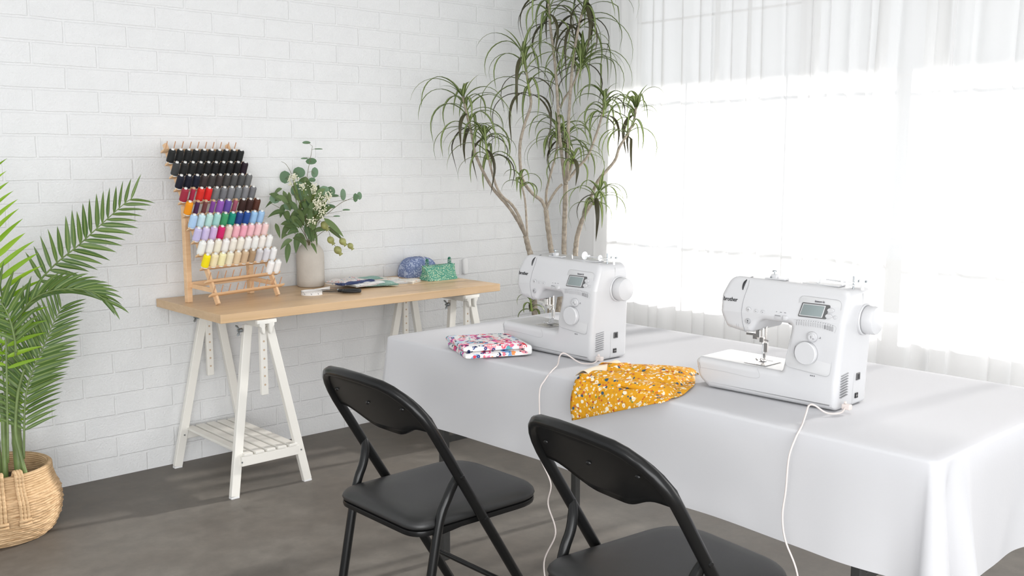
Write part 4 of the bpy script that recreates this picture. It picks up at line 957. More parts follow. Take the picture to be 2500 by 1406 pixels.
# cloth: top plus a drop running round the rim
def rim(s):
    """s in 0..1 round the table edge, returns point, outward normal, corner weight"""
    rr = .018; segs = []
    X0, X1, Y0, Y1 = TX0-.004, TX1+.004, TY0-.004, TY1+.004
    cs = [((X0+rr, Y1-rr), 90, 180), ((X0+rr, Y0+rr), 180, 270), ((X1-rr, Y0+rr), 270, 360), ((X1-rr, Y1-rr), 0, 90)]
    lens = [Y1-Y0-2*rr, X1-X0-2*rr, Y1-Y0-2*rr, X1-X0-2*rr]
    arc = .05        # parametric share given to a corner
    tot = sum(lens)+4*arc; d = s*tot
    st = [((X0, Y1-rr), (0, -1)), ((X0+rr, Y0), (1, 0)), ((X1, Y0+rr), (0, 1)), ((X1-rr, Y1), (-1, 0))]
    nm = [(-1, 0), (0, -1), (1, 0), (0, 1)]
    for k in range(4):
        if d <= lens[k]:
            p = V((st[k][0][0]+st[k][1][0]*d, st[k][0][1]+st[k][1][1]*d)); return p, V(nm[k]), k, d, lens[k]
        d -= lens[k]
        if d <= arc:
            c, a0, a1 = cs[(k+1) % 4]; a = R(a0+(a1-a0)*d/arc)
            return V((c[0]+rr*cos(a), c[1]+rr*sin(a))), V((cos(a), sin(a))), k+10, d/arc, 1
        d -= arc
    return V(st[0][0]), V(nm[0]), 0, 0, lens[0]
NS, NT = 1000, 28
bt = MB(); ring = []
g = lambda x, c, w: math.exp(-((x-c)/w)**2)
for i in range(NS):
    p, nn, k, d, L = rim(i/NS)
    for j in range(NT+1):
        t = 0 if j == 0 else (.004 if j == 1 else (.02 if j == 2 else (j-2)/(NT-2)))
        drop = .245
        o_ = 0.0; lat = 0.0
        if k == 0:      # near long side
            e = min(d, L-d)
            o_ = .006*t + .004*t*sin(d*7.0) + .005*t*t*sin(d*13+1) + .010*t*g(L-d, 0, .012) - .006*t*g(L-d, .06, .04) + .030*t*g(d, 0, .09) + .006*t*g(L-d, .17, .06)
            drop = .243+.010*g(L-d, 0, .15)+.003*sin(d*9)
        elif k == 1:    # right short side: soft vertical folds
            o_ = .012*t+.016*t*sin(d*17+.8)*min(1, max(0, d-.1)*6)-.055*t*g(d, .038, .020)+.036*t*g(d, .088, .022)+.008*t*sin(d*31)*min(1, max(0, d-.1)*6)+.020*t*g(d, 0, .010)
            drop = .275+.01*sin(d*12)
        elif k == 2: o_ = .01*t+.008*t*sin(d*11); drop = .25
        elif k == 3: o_ = .01*t+.010*t*sin(d*15)+.03*t*g(L-d, 0, .06); drop = .25
        elif k == 10: o_ = (.020+.030*sin(pi*d))*t; drop = .262
        elif k in (11, 12): o_ = .04*t; drop = .27
        else: o_ = .034*t; drop = .25
        zz = TZc - drop*t
        if j == 0: q = V((p.x-nn.x*.003, p.y-nn.y*.003, TZc))
        else: q = V((p.x+nn.x*(o_+.002), p.y+nn.y*(o_+.002), zz-.002))
        ring.append(q)
fs = []
for i in range(NS):
    for j in range(NT):
        a = i*(NT+1)+j; c = ((i+1) % NS)*(NT+1)+j; fs.append((a, c, c+1, a+1))
bt.add(ring, fs)
# top sheet as concentric rings towards the centre line
def inset(p, t):
    cx, cy = (TX0+TX1)/2, (TY0+TY1)/2
    tx = cx; ty = min(max(p.y, TY0+.38), TY1-.38)
    return V((p.x+(tx-p.x)*t, p.y+(ty-p.y)*t, TZc))
prev = [i*(NT+1) for i in range(NS)]
from mathutils import noise
for r_ in range(-1, 11):
    t = .012 if r_ == -1 else (.05 if r_ == 0 else r_/10); k0 = len(bt.v); new = []
    for i in range(NS):
        q = inset(V(ring[i*(NT+1)]), t); q.z += .0012*noise.noise(V((q.x*7, q.y*7, 0)))*min(1, t*5)+.0005
        bt.v.append(tuple(q)); new.append(k0+i)
    for i in range(NS): bt.f.append((prev[i], new[i], new[(i+1) % NS], prev[(i+1) % NS]))
    prev = new
cl = bt.build('tablecloth', 'cloth', smooth=180)
tag(cl, 'white tablecloth draped over the long folding table', 'tablecloth')
w_ = cl.modifiers.new('w', 'WELD'); w_.merge_threshold = .0004

# ---------------------------------------------------------------- folding chairs
def chair(loc, rz, label):
    t = tag(empty('folding_chair', loc, rz), label, 'chair', 'black folding chairs at the clothed table')
    hw = .197
    def A(z): return 1.245+(.785-z)*.62 - 1.49   # local x of the long tube at height z
    # upper frame: inverted U
    pts = []
    for s in (-1, 1):
        seg = [(s*hw, z) for z in (.44, .50, .56, .62, .655)] if s < 0 else [(s*hw, z) for z in (.655, .62, .56, .50, .44)]
        if s < 0: pts += seg + [(-hw+.115*(1-cos(a)), .665+.112*sin(a)) for a in [R(x) for x in (8, 22, 36, 50, 64, 78, 90)]] + [(-.04, .781), (.04, .781)]
        else: pts += [(hw-.115*(1-cos(a)), .665+.112*sin(a)) for a in [R(x) for x in (90, 78, 64, 50, 36, 22, 8)]] + seg
    P3 = [V((A(z)-.018*(1-(y/hw)**2)*max(0, (z-.6)/.18), y, z)) for y, z in pts]
    b = MB(); b.tube(P3, .0125, 14); b.build('back_frame', 'blackmetal', t, smooth=60)
    for s in (-1, 1):
        b = MB(); b.tube([V((A(z), s*hw, z)) for z in (.4395, .3, .15, .006)], .0125, 14); l = b.build('leg', 'blackmetal', t, smooth=60)
        f = MB(); f.lathe([(.0145, 0), (.0145, .03), (.0128, .032)], (A(.0), s*hw, 0), 14); f.build('foot_cap', 'ink', l)
        # rear leg
        q = smooth_pts([V((A(.558)+.004, s*(hw-.004), .558)), V((A(.55)-.006, s*(hw-.014), .535)), V((-.118, s*(hw-.022), .50)), V((-.140, s*(hw-.024), .45)), V((-.165, s*(hw-.024), .33)), V((-.19, s*(hw-.024), .2)), V((-.228, s*(hw-.024), .006))], 5)
        b = MB(); b.tube(q, [.0085+.003*min(1, i/6) for i in range(len(q))], 14); l = b.build('leg', 'blackmetal', t, smooth=60)
        f = MB(); f.lathe([(.0135, 0), (.0135, .03), (.012, .032)], (-.229, s*(hw-.024), 0), 14); f.build('foot_cap', 'ink', l)
        for (x, z) in ((A(.553), .553), (A(.435), .435)):
            r_ = MB(); r_.lathe([(.006, 0), (.005, .003), (.001, .004)], (x, s*(hw+.0115), z), 10, (0, s, 0)); r_.build('rivet', 'blackmetal', t)
        b = MB(); b.prism(round_poly([(-.145, .405, .008), (-.06, .412, .008), (-.02, .432, .004), (-.145, .432, .004)]), s*(hw-.0395)-.0015, s*(hw-.0395)+.0015, .0005, 1); b.build('bracket', 'blackmetal', t, smooth=0)
    b = MB(); b.tube([V((A(.205), -hw, .205)), V((A(.205), hw, .205))], .0072, 10); b.build('stretcher', 'blackmetal', t)
    b = MB(); b.tube([V((-.205, -hw+.024, .13)), V((-.205, hw-.024, .13))], .0072, 10); b.build('stretcher', 'blackmetal', t)
    # back panel: sheet with a wavy lower edge, and a padded front
    def pan(u, v, thick=0):
        y = (u-.5)*2*(hw-.004); a = abs(y)/hw
        zt = .776-.0*a if a < .45 else .776-.112*(1-math.sqrt(max(0, 1-((a-.42)/.58)**2)))*.93
        zb = .632+.036*(0.5-0.5*cos(pi*min(1, max(0, (a-.18)/.6))))
        z = zb+(zt-zb)*v
        return V((A(z)-.018*(1-a*a)*max(0, (z-.6)/.18)*1.0 + thick - .004*(1-a*a), y, z))
    b = MB(); b.grid(lambda u, v: pan(u, v), 30, 8); b.build('back_panel', 'blackmetal', t, smooth=180, solid=.003)
    b = MB(); b.grid(lambda u, v: pan(u, v, .012+.012*min(1, 6*v*(1-v))*min(1, 8*u*(1-u))), 30, 8); b.build('back_cushion', 'vinyl', t, smooth=180, solid=.012)
    for y, z in ((-.135, .722), (.0, .735), (.135, .722)):
        p = pan(y/(2*(hw-.004))+.5, .55); b = MB(); b.lathe([(.0065, 0), (.0055, .003), (.001, .0045)], (p.x-.001, y, z if 0 else p.z), 12, (-1, 0, .5)); b.build('rivet', 'blackmetal', t, smooth=60)
    # seat
    so = round_poly([(-.205, -.168, .055), (.205, -.178, .10), (.205, .178, .10), (-.205, .168, .055)], 8)
    def lay(prs, z_):
        vs = []; 
        for s_, z in z_:
            vs += [V((x*s_[0], y*s_[1], z)) for x, y in so]
        return vs
    def stack(layers, close=True):
        b = MB(); n = len(so); vs = []
        for s_, z in layers: vs += [V((x*s_, y*s_, z)) for x, y in so]
        fs = [(k*n+i, k*n+(i+1) % n, (k+1)*n+(i+1) % n, (k+1)*n+i) for k in range(len(layers)-1) for i in range(n)]
        fs += [tuple(range(n))[::-1], tuple((len(layers)-1)*n+i for i in range(n))]
        b.add(vs, fs); return b
    stack([(.97, .416), (1.0, .418), (1.005, .424), (1.0, .430), (.96, .432)]).build('seat_pan', 'blackmetal', t, smooth=60)
    stack([(.96, .4325), (1.0, .434), (1.012, .440), (1.0, .447), (.97, .4535), (.90, .459), (.75, .4635), (.5, .466), (.25, .467), (.1, .467)]).build('seat', 'vinyl', t, smooth=60)
    return t
chair((1.49, 1.912, 0), 0, 'black folding chair on the left with its whole seat in view')
chair((1.535, 1.215, 0), R(-7), 'black folding chair nearest the viewer, cut off by the lower edge')

# ---------------------------------------------------------------- sewing machines
ZM = .7185
def machine(loc, rz, label, foot_up):
    t = tag(empty('sewing_machine', loc, rz), label, 'sewing machine', 'white sewing machines on the cloth')
    # body outline in (u right, z up)
    O = round_poly([(-.345, 0, .012), (-.004, 0, .010), (-.002, .070, .03), (.010, .200, .05), (.013, .2735, .026), (-.300, .2805, .030), (-.319, .235, .03), (-.314, .190, .03), (-.296, .158, .016), (-.247, .150, .014), (-.228, .153, .012), (-.205, .186, .030), (-.121, .184, .010), (-.143, .0705, .010), (-.372, .0735, .010), (-.384, .064, .010), (-.374, .022, .03)], 6)
    def mp(u, y, z):
        # front leans back a little towards the top; back tapers in
        yy = y
        if z > .20: yy += (z-.20)*.30*(1-y/.15)
        if z > .15: yy -= (z-.15)*.20*(y/.15)
        return V((u, yy, z))
    b = MB(); b.prism(O, 0, .150, .014, 6, mp=mp); b.build('body', 'plastic', t, smooth=50)
    def plate(name, out, y0, th, mk, parent=t, r=.0006):
        b = MB(); b.prism(out, y0-th, y0+.002, r, 2, mp=lambda u, y, z: V((u, y+(max(0, z-.20)*.30), z))); return b.build(name, mk, parent, smooth=40)
    def line(name, pts, r, mk, parent=t):
        b = MB(); b.tube([V((u, y+(max(0, z-.20)*.30), z)) for u, y, z in smooth_pts([(p[0], p[2] if len(p) > 2 else -.0001, p[1]) for p in pts], 6)], r, 6); return b.build(name, mk, parent)
    # seams
    line('seam', [(-.249, .277, .012), (-.2485, .273, .002), (-.2475, .262), (-.2535, .225), (-.251, .185), (-.243, .157), (-.240, .152, .004)], .0007, 'seam')
    b = MB(); pts = [(-.2515, .2795, .020), (-.254, .276, .010), (-.2585, .268, .0012), (-.2605, .258, -.0004), (-.2602, .250, -.0006)]
    q = smooth_pts([V((u, y+max(0, z-.2)*.30, z)) for u, z, y in pts], 5); b.tube(q, [.0008+.0026*sin(pi*min(1, (i+1)/len(q))) for i in range(len(q))], 8); b.build('lever_slot', 'ink', t)
    line('seam', [(-.375, .047), (-.30, .047), (-.205, .045), (-.2045, .069)], .00035, 'lineg')
    # control panel
    pn = plate('control_panel', round_poly([(-.106, .252, .012), (-.003, .250, .014), (-.020, .076, .014), (-.133, .086, .016)], 6), 0, .0012, 'panel')
    pr = round_poly([(-.106, .252, .012), (-.003, .250, .014), (-.020, .076, .014), (-.133, .086, .016)], 6)
    b = MB(); pp = [V((u, -.0012+max(0, z-.2)*.3, z)) for u, z in pr]; b.tube(pp+[pp[0]], .0005, 5); b.build('panel_edge', 'lineg', pn)
    bz = plate('lcd_bezel', round_poly([(-.099, .2375, .003), (-.031, .2375, .003), (-.030, .230, .001), (-.034, .229, .001), (-.0355, .2065, .002), (-.1045, .2055, .003)], 3), 0, .0022, 'bezel', pn)
    plate('lcd_border', round_poly([(-.0965, .2355, .001), (-.0405, .2355, .001), (-.0445, .2085, .001), (-.1020, .2080, .001)], 2), 0, .0027, 'plastic2', bz)
    plate('lcd_screen', round_poly([(-.0945, .2340, .001), (-.0425, .2340, .001), (-.0465, .2100, .001), (-.0995, .2100, .001)], 2), 0, .0032, 'lcd', bz)
    def disc(name, u, z, r, h, mk, parent=t, rx=1.0, n=28, y=0, ring=None):
        yb = y+max(0, z-.20)*.30
        b = MB(); b.lathe([(r, 0), (r, h*.8), (r*.93, h), (.0005, h)], (u, yb, z), n, (0, -1, 0))
        if rx != 1.0: b.v = [(u+(p[0]-u)*rx, p[1], p[2]) for p in b.v]
        o = b.build(name, mk, parent, smooth=40)
        k = MB(); k.tube([V((u+r*rx*1.04*cos(a), yb-.0004, z+r*1.04*sin(a))) for a in [i/32*2*pi for i in range(33)]], .00045, 5); k.build('edge', ring or 'lineg', o)
        return o
    disc('button', -.0275, .2265, .0050, .004, 'plastic', pn, 1.55); disc('button', -.0300, .2135, .0050, .004, 'plastic', pn, 1.55); disc('button', -.0140, .2125, .0036, .0025, 'plastic', pn)
    # stitch chart: numbered marks along an arc
    b = MB(); rn = random.Random(2)
    for i in range(16):
        f = i/15; u = -.106+.088*f; z = .190+.0035*sin(pi*f)-.0015*f; y = -.0014
        b.box((u+.0008, y, z+.0055), (.0010, .0004, .0018))
        if i < 3: b.box((u, y, z-.001), (.0005, .0004, .008))
        elif i < 12:
            for k in range(6): b.box((u+(.0008 if k % 2 else -.0008), y, z+.002-k*.0016), (.0016, .0004, .0005))
        elif i == 12: b.box((u, y, z-.002), (.0022, .0004, .009))
        else:
            for dx in (-.0014, .0014): b.box((u+dx, y, z-.002), (.0005, .0004, .009))
            for dz in (-.0065, .0025): b.box((u, y, z+dz), (.0032, .0004, .0005))
    b.build('stitch_chart', 'inkg', pn)
    line('chart_arc', [(-.114, .196), (-.085, .2005), (-.05, .2003), (-.012, .1935), (-.0125, .178)], .0003, 'lineg', pn)
    k = disc('stitch_knob', -.065, .163, .0115, .006, 'plastic2', pn); disc('knob_cap', -.065, .163, .0075, .009, 'plastic', k)
    b = MB(); b.box((-.0645, -.0095, .1635), (.0008, .0008, .006)); b.box((-.059, -.0095, .160), (.002, .0008, .002)); b.build('pointer', 'inkg', k)
    b = MB(); b.box((-.0475, -.0015, .1615), (.005, .0006, .0006)); b.box((-.0455, -.0015, .1635), (.001, .0006, .003)); b.build('mark', 'inkg', pn)
    d_ = disc('pattern_dial', -.078, .124, .0265, .011, 'plastic', pn, n=48)
    b = MB(); b.tube([V((-.078+.031*cos(a), -.0015, .124+.031*sin(a))) for a in [R(x) for x in range(155, 210, 6)]], .0004, 5); b.build('arrow_mark', 'inkg', pn)
    b = MB(); b.box((-.0665, -.0004, .0735), (.002, .0005, .0028)); b.box((-.0625, -.0004, .0735), (.003, .0005, .0028)); b.box((-.0575, -.0004, .0735), (.0025, .0005, .0028)); b.build('model_mark', 'inkg', t)
    # arm buttons
    for u, z, r in ((-.2345, .2065, .0058), (-.2135, .2045, .0042), (-.1955, .2045, .0042)):
        k = disc('button', u, z, r, .0016, 'plastic', t)
        b = MB()
        yb = -.0019+max(0, z-.2)*.3
        if r > .005: b.tube([V((u-.0016, yb, z-.002)), V((u-.0016, yb, z+.001)), V((u, yb, z+.002)), V((u+.0016, yb, z+.001)), V((u+.0016, yb, z-.002))], .00035, 5)
        else: b.box((u, yb, z), (.0016, .0006, .0016))
        b.build('symbol', 'inkg', k)
    k = disc('start_button', -.2335, .1790, .0062, .003, 'lineg', t, ring='seam')
    b = MB(); b.box((-.2335, -.0033, .1805), (.0018, .0006, .003)); b.box((-.2335, -.0033, .1768), (.002, .0006, .0014)); b.build('symbol', 'ink', k)
    s1 = plate('slider_track', round_poly([(-.164, .2035, .005), (-.128, .2035, .005), (-.128, .1925, .005), (-.164, .1925, .005)], 4), 0, .0008, 'plastic2')
    plate('slider', round_poly([(-.140, .2030, .003), (-.1285, .2030, .004), (-.1285, .1930, .004), (-.140, .1930, .003)], 4), 0, .005, 'plastic', s1)
    b = MB(); b.box((-.155, -.0012, .2012), (.014, .0006, .0012))
    for u in (-.160, -.149, -.138): b.box((u, -.0002+.0024, .2095), (.004 if u > -.155 else .0018, .0012, .0010))
    b.build('speed_marks', 'inkg', s1)
    # lettering
    yb = -.0004+.03*.30
    mw = Matrix.Translation((-.3085, .0066, .2215)) @ Matrix.Rotation(R(73.3)+0, 4, 'X')
    mw = Matrix.Translation((-.3085, .0056, .2215)) @ Matrix.Rotation(pi/2+math.atan(-.30), 4, 'X')
    text_mesh('lettering', 'brother', .0145, 'ink', t, mw, .0004, .86)
    mw = Matrix.Translation((-.0690, .0105, .2405)) @ Matrix.Rotation(pi/2+math.atan(-.30), 4, 'X')
    text_mesh('lettering', 'innov-is', .0078, 'inkg', t, mw, .0010, 1.0)
    # small outline emblem low on the head
    b = MB()
    for u0, h in ((-.3005, .012),):
        b.tube([V((u0, -.0004, .164)), V((u0+.0012, -.0004, .164+h)), V((u0+.003, -.0004, .167)), V((u0+.010, -.0004, .1625)), V((u0+.016, -.0004, .161))], .00028, 4)
        b.tube([V((u0+.018+.006*cos(a), -.0004, .1615+.0035*sin(a))) for a in [i/10*2*pi for i in range(11)]], .00028, 4)
    for u in (-.266, -.260): b.tube([V((u, -.0003, .169)), V((u+.0006, -.0003, .159)), V((u+.003, -.0002, .158))], .00035, 4)
    b.build('emblem', 'lineg', t)
    # side: vents, sockets, rear cover seam, handwheel
    b = MB(); 
    for i in range(9):
        z = .031+.0062*i; b.bar((-.0005, .016, z-.0015), (-.0005, .047, z+.002), .0016, .004, (1, 0, 0))
    b.v = [(p[0]-.0022 if 0 else p[0], p[1], p[2]) for p in b.v]
    b.build('vent_slots', 'seam', t)
    b = MB(); b.tube([V((u, .078, z)) for u, z in ((-.0040, .004), (-.0028, .04), (-.0022, .07), (.001, .12), (.0058, .175), (.010, .215), (.0118, .25), (.0115, .262))], .0006, 5); b.build('seam', 'lineg', t)
    b = MB(); b.box((-.0012, .098, .067), (.003, .017, .017)); o = b.build('power_switch', 'bezel', t, smooth=0, bevel=.001)
    b = MB(); b.box((.0002, .098, .067), (.002, .008, .012)); b.build('rocker', 'ink', o, smooth=0, bevel=.0008)
    b = MB(); b.box((-.0025, .096, .0225), (.003, .013, .012)); o = b.build('power_socket', 'ink', t, smooth=0, bevel=.0005)
    b = MB(); b.box((-.0012, .0935, .0225), (.0012, .002, .004)); b.box((-.0012, .0985, .0225), (.0012, .002, .004)); b.build('pins', 'chrome', o)
    b = MB(); b.lathe([(.036, 0), (.036, .006), (.034, .008)], (.0075, .093, .201), 40, (1, 0, 0)); b.build('wheel_collar', 'plastic2', t, smooth=40)
    b = MB(); b.lathe([(.0315, .008), (.0325, .010), (.0325, .028), (.0305, .033), (.024, .0355), (.0005, .036)], (.0078, .093, .201), 44, (1, 0, 0)); o = b.build('handwheel', 'plastic', t, smooth=40)
    b = MB(); b.tube([V((.0166, .093+.0325*cos(a), .201+.0325*sin(a))) for a in [i/40*2*pi for i in range(41)]], .0007, 5); b.build('groove', 'seam', o)
    # top: thread guide, bobbin winder, spool pin with caps
    b = MB(); b.box((-.190, .050, .2800), (.055, .020, .004)); b.box((-.195, .048, .286), (.016, .012, .010)); g_ = b.build('thread_guide', 'plastic', t, smooth=0, bevel=.002)
    b = MB(); b.tube([V((-.195, .046, .288)), V((-.195, .046, .298))], .0016, 8); b.lathe([(.0055, 0), (.0055, .002), (.003, .003)], (-.195, .046, .297), 14); b.box((-.2005, .040, .284), (.004, .002, .003)); b.build('tension_disc', 'zinc', g_)
    b = MB(); b.tube([V((-.128, .050, .278)), V((-.129, .050, .289)), V((-.1265, .050, .2905))], .0009, 6); b.build('guide_hook', 'chrome', t)
    b = MB(); b.box((-.075, .060, .2765), (.090, .034, .003)); b.build('spool_bay', 'plastic2', t, smooth=0, bevel=.001)
    sp_ = MB(); sp_.tube([V((-.088, .060, .289)), V((-.022, .060, .286))], .0019, 8); sp = sp_.build('spool_pin', 'plastic', t)
    b = MB(); b.lathe([(.0115, 0), (.0115, .0015), (.004, .004), (.003, .02)], (-.090, .060, .289), 24, (1, 0, 0)); b.build('spool_cap', 'clear', sp, smooth=40)
    b = MB(); b.lathe([(.0085, 0), (.0085, .0015), (.002, .002)], (-.030, .060, .2865), 20, (1, 0, 0)); b.build('spool_cap', 'clear', sp, smooth=40)
    w = MB(); w.tube([V((-.004, .062, .272)), V((-.004, .062, .301))], .0022, 10); w_ = w.build('bobbin_winder', 'zinc', t)
    b = MB(); b.lathe([(.010, 0), (.0105, .0014), (.010, .0018)], (-.004, .062, .280), 20); b.lathe([(.0115, 0), (.012, .0012), (.011, .0016)], (-.004, .062, .2865), 20); b.build('winder_plate', 'clear', w_, smooth=40)
    b = MB(); b.lathe([(.0035, 0), (.003, .014)], (.012, .072, .270), 12); b.box((.012, .072, .2900), (.020, .006, .004)); b.build('winder_stop', 'clear', w_, smooth=40)
    b = MB(); b.box((.0035, .072, .290), (.0035, .0065, .005)); b.box((.0205, .072, .290), (.0035, .0065, .005)); b.build('stop_ends', 'zinc', w_, smooth=0)
    # needle area
    nu = -.226; ny = .058
    b = MB(); b.box((nu, ny, .0725), (.060, .072, .0016)); pl_ = b.build('needle_plate', 'chrome', t, smooth=0, bevel=.0006)
    b = MB()
    for i in range(4): b.box((nu-.006+.004*i, ny, .0736), (.0012, .018, .0006))
    b.box((nu, ny+.022, .0736), (.03, .001, .0005)); b.build('feed_dog', 'seam', pl_)
    b = MB(); b.tube([V((nu, ny+.012, .165)), V((nu, ny+.012, .092))], .0030, 10); b.box((nu+.003, ny+.008, .108), (.009, .006, .022)); b.build('presser_bar', 'chrome', t, smooth=30)
    b = MB(); b.box((nu-.006, ny, .0785), (.004, .030, .0016)); b.box((nu+.006, ny, .0785), (.004, .030, .0016)); b.box((nu, ny+.006, .0800), (.016, .012, .003)); b.box((nu, ny+.008, .087), (.006, .006, .012)); b.tube([V((nu-.006, ny-.015, .0785)), V((nu-.006, ny-.021, .083))], .002, 6); b.tube([V((nu+.006, ny-.015, .0785)), V((nu+.006, ny-.021, .083))], .002, 6)
    b.build('presser_foot', 'chrome' if not foot_up else 'plastic2', t, smooth=0, bevel=.0004)
    b = MB(); b.tube([V((nu-.002, ny, .165)), V((nu-.002, ny, .118))], .0026, 10); b.box((nu-.002, ny-.002, .128), (.010, .009, .012)); b.tube([V((nu+.004, ny-.003, .128)), V((nu+.016, ny-.006, .127))], .0018, 8); nb = b.build('needle_bar', 'chrome', t, smooth=30)
    b = MB(); b.tube([V((nu-.002, ny, .124)), V((nu-.002, ny, .082))], [.0009, .0005], 6); b.build('needle', 'zinc', nb)
    b = MB(); b.box((nu-.030, ny-.004, .139), (.026, .010, .006)); b.box((nu-.018, ny-.004, .133), (.012, .012, .010)); b.tube([V((nu-.040, ny-.006, .144)), V((nu-.020, ny-.006, .150))], .0018, 6); b.box((nu-.010, ny-.006, .142), (.010, .010, .018)); b.build('threader', 'chrome', t, smooth=0, bevel=.0006)
    b = MB(); b.prism(round_poly([(-.176, .184, .002), (-.160, .184, .002), (-.156, .172, .003), (-.160, .168, .003), (-.172, .170, .006)], 3), .075, .083, .002, 2); b.build('lift_lever', 'plastic2', t, smooth=40)
    return t
M2 = machine((1.981, 1.106, ZM), R(-87.86), 'nearer white sewing machine on the right, beside the mustard print', False)
M1 = machine((1.968, 1.842, ZM), R(-90.4), 'farther white sewing machine by the plank table, behind the folded floral print', True)

# ---------------------------------------------------------------- cords
def cord(pts, plug, label):
    r = tag(empty('power_cord', plug), label, 'cord', 'white cords of the sewing machines'); off = r.location
    b = MB(); b.tube(smooth_pts(pts, 8), .0021, 8); b.build('cable', 'cord', r, off=off, smooth=180)
    b = MB(); b.box(V(plug), (.013, .020, .012)); b.box(V(plug)+V((0, .004, .009)), (.005, .006, .006)); b.build('plug', 'cord', r, off=off, smooth=0, bevel=.002)
cord([(1.994, 1.092, .731), (1.972, 1.088, .724), (1.955, 1.095, .722), (1.945, 1.113, .7235), (1.925, 1.128, .740), (1.900, 1.127, .744), (1.876, 1.119, .732), (1.84, 1.104, .721), (1.805, 1.088, .719), (1.782, 1.086, .700), (1.770, 1.092, .66), (1.768, 1.095, .59), (1.764, 1.098, .536), (1.762, 1.088, .485), (1.76, 1.056, .423), (1.75, 1.035, .33), (1.75, 1.02, .2), (1.76, 1.04, .06), (1.70, 1.12, .006), (1.5, 1.3, .005)],
     (1.996, 1.090, .7315), 'white cord from the nearer sewing machine hanging down the front of the cloth')
cord([(1.980, 1.828, .731), (1.96, 1.825, .723), (1.945, 1.836, .721), (1.93, 1.855, .724), (1.915, 1.895, .745), (1.895, 1.895, .740), (1.86, 1.868, .725), (1.81, 1.840, .7195), (1.784, 1.838, .700), (1.768, 1.842, .672), (1.764, 1.838, .6), (1.76, 1.836, .53), (1.76, 1.829, .491), (1.76, 1.79, .433), (1.76, 1.80, .374), (1.755, 1.766, .305), (1.75, 1.804, .214), (1.74, 1.775, .12), (1.72, 1.74, .02), (1.66, 1.68, .005), (1.5, 1.55, .005)],
     (1.982, 1.826, .7315), 'white cord from the farther sewing machine hanging between the two chairs')

# ---------------------------------------------------------------- prints on the cloth
t = tag(empty('folded_fabric', (1.735, 2.11, .7168), math.atan2(-.407, .914)), 'folded pink, blue and white floral print beside the farther sewing machine', 'folded fabric')
def slab(lx, ly, z0, h, seed, x0=0, y0=0, rnd_l=.012):
    rn = random.Random(seed); p = [rn.uniform(0, 6) for _ in range(4)]
    def fn(u, v):
        # closed loop in the x-z section, swept along y
        a = v*2*pi; cx, sx_ = cos(a), sin(a)
        ex = math.copysign(abs(cx)**.18, cx); ez = math.copysign(abs(sx_)**.6, sx_)
        y = y0+ly*u; k = 1-.5*(abs(2*u-1))**10
        return V((x0+lx/2+lx/2*ex*(1+.012*sin(u*9+p[0])), y+.003*sin(ex*6+p[2])+.004*sin(u*6)*ex, z0+h/2+h/2*ez*k*(1+.10*sin(ex*5+u*7+p[1]))))
    b = MB(); b.grid(fn, 24, 64); 
    for i, c in ((0, 0), (24, 1)):
        loop = [j*25+i for j in range(64)]; b.f.append(tuple(loop) if c else tuple(loop[::-1]))
    return b
slab(.185, .205, 0, .021, 1).build('lower_fold', 'floral', t, smooth=60)
slab(.19, .195, .019, .021, 2, -.004, .005).build('upper_fold', 'floral', t, smooth=60)
b = MB(); b.prism(round_poly([(0, .003, .004), (.024, .004, .008), (.024, .031, .010), (0, .034, .004)], 4), .006, .196, .004, 3, mp=lambda u, y, z: V((.178+u, y, z))); b.build('selvedge', 'whitep', t, smooth=60)

t = tag(empty('mustard_fabric', (1.86, 1.60, .7168)), 'mustard yellow ditsy floral fabric trailing over the near table edge', 'fabric'); off = t.location
def bilin(c, u, v): return (V(c[0])*(1-u)+V(c[1])*u)*(1-v)+(V(c[2])*(1-u)+V(c[3])*u)*v
rn = random.Random(6)
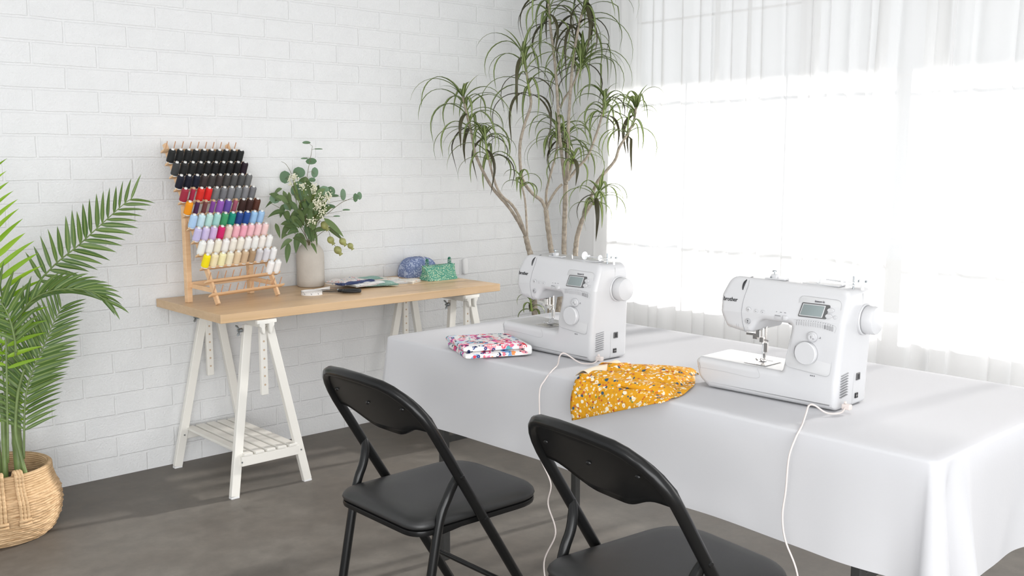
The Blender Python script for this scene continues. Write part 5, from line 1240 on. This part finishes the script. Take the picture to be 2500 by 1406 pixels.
# lower sheet: back edge -> table edge -> hanging flap
topc = [(1.935, 1.742, .719), (2.065, 1.565, .719), (1.7875, 1.728, .7195), (1.790, 1.425, .7195)]
def low_(u, v):
    if v < .62:
        q = bilin(topc, u, v/.62); q.z += .0025*(1+sin(q.y*60+q.x*20)) ; 
        if u > .8: q.y -= .03*(u-.8)*5*sin(pi*min(1, v/.62))
        return q
    w = (v-.62)/.38; a = V((1.786, 1.728+(1.425-1.728)*u, .7195)); lowz = V((1.7705, 1.724+(1.44-1.724)*u, .614+(.712-.614)*min(1, u*1.02)))
    q = a.lerp(lowz, w); q.x -= .010*sin(pi*w)*(1-u)+.002*sin(u*14+w*3)
    return q
b = MB(); b.grid(low_, 34, 30); b.build('sheet', 'mustard', t, off=off, smooth=180, solid=.0014)
# folded-over upper layer with a rounded fold along the table edge
def up_(u, v):
    c = [(1.952, 1.726, .735), (2.070, 1.560, .733), (1.785, 1.722, .7315), (1.812, 1.440, .729)]
    v2 = max(0, (v-.18)/.82)
    q = bilin(c, u, v2)
    q.z += .006*sin(q.y*38+q.x*55)*sin(pi*v2)+.004*sin(q.x*90-q.y*30)*sin(pi*v2)*.8+.004*sin(pi*u)
    if u < .12 and v2 < .5: q.z += .004
    # front fold rolls under
    if v2 > .93: f = (v2-.93)/.07; q.z -= .012*f*f; q.x += .004*f
    if u > .9: f = (u-.9)/.1; q.z -= .011*f*f
    if v < .18: w = (v/.18); q.z -= .010*(1-w)**2; q.x += .012*(1-w)
    return q
b = MB(); b.grid(up_, 34, 34); b.build('top_fold', 'mustard', t, off=off, smooth=180, solid=.0014)
b = MB(); b.grid(lambda u, v: V((1.800+.150*u+.012*v, 1.742+.020*u-.045*v*(1-.0*u)+.0, .7245+.016*sin(pi*v)*1+.004*u)), 16, 10); b.build('turned_corner', 'mback', t, off=off, smooth=180, solid=.0012)
b = MB(); b.grid(lambda u, v: V((1.885+.075*u, 1.752-.030*v+.012*u, .726+.024*sin(pi*v*.5)*(1-u*.6))), 12, 8); b.build('corner_flap', 'mustard', t, off=off, smooth=180, solid=.0012)
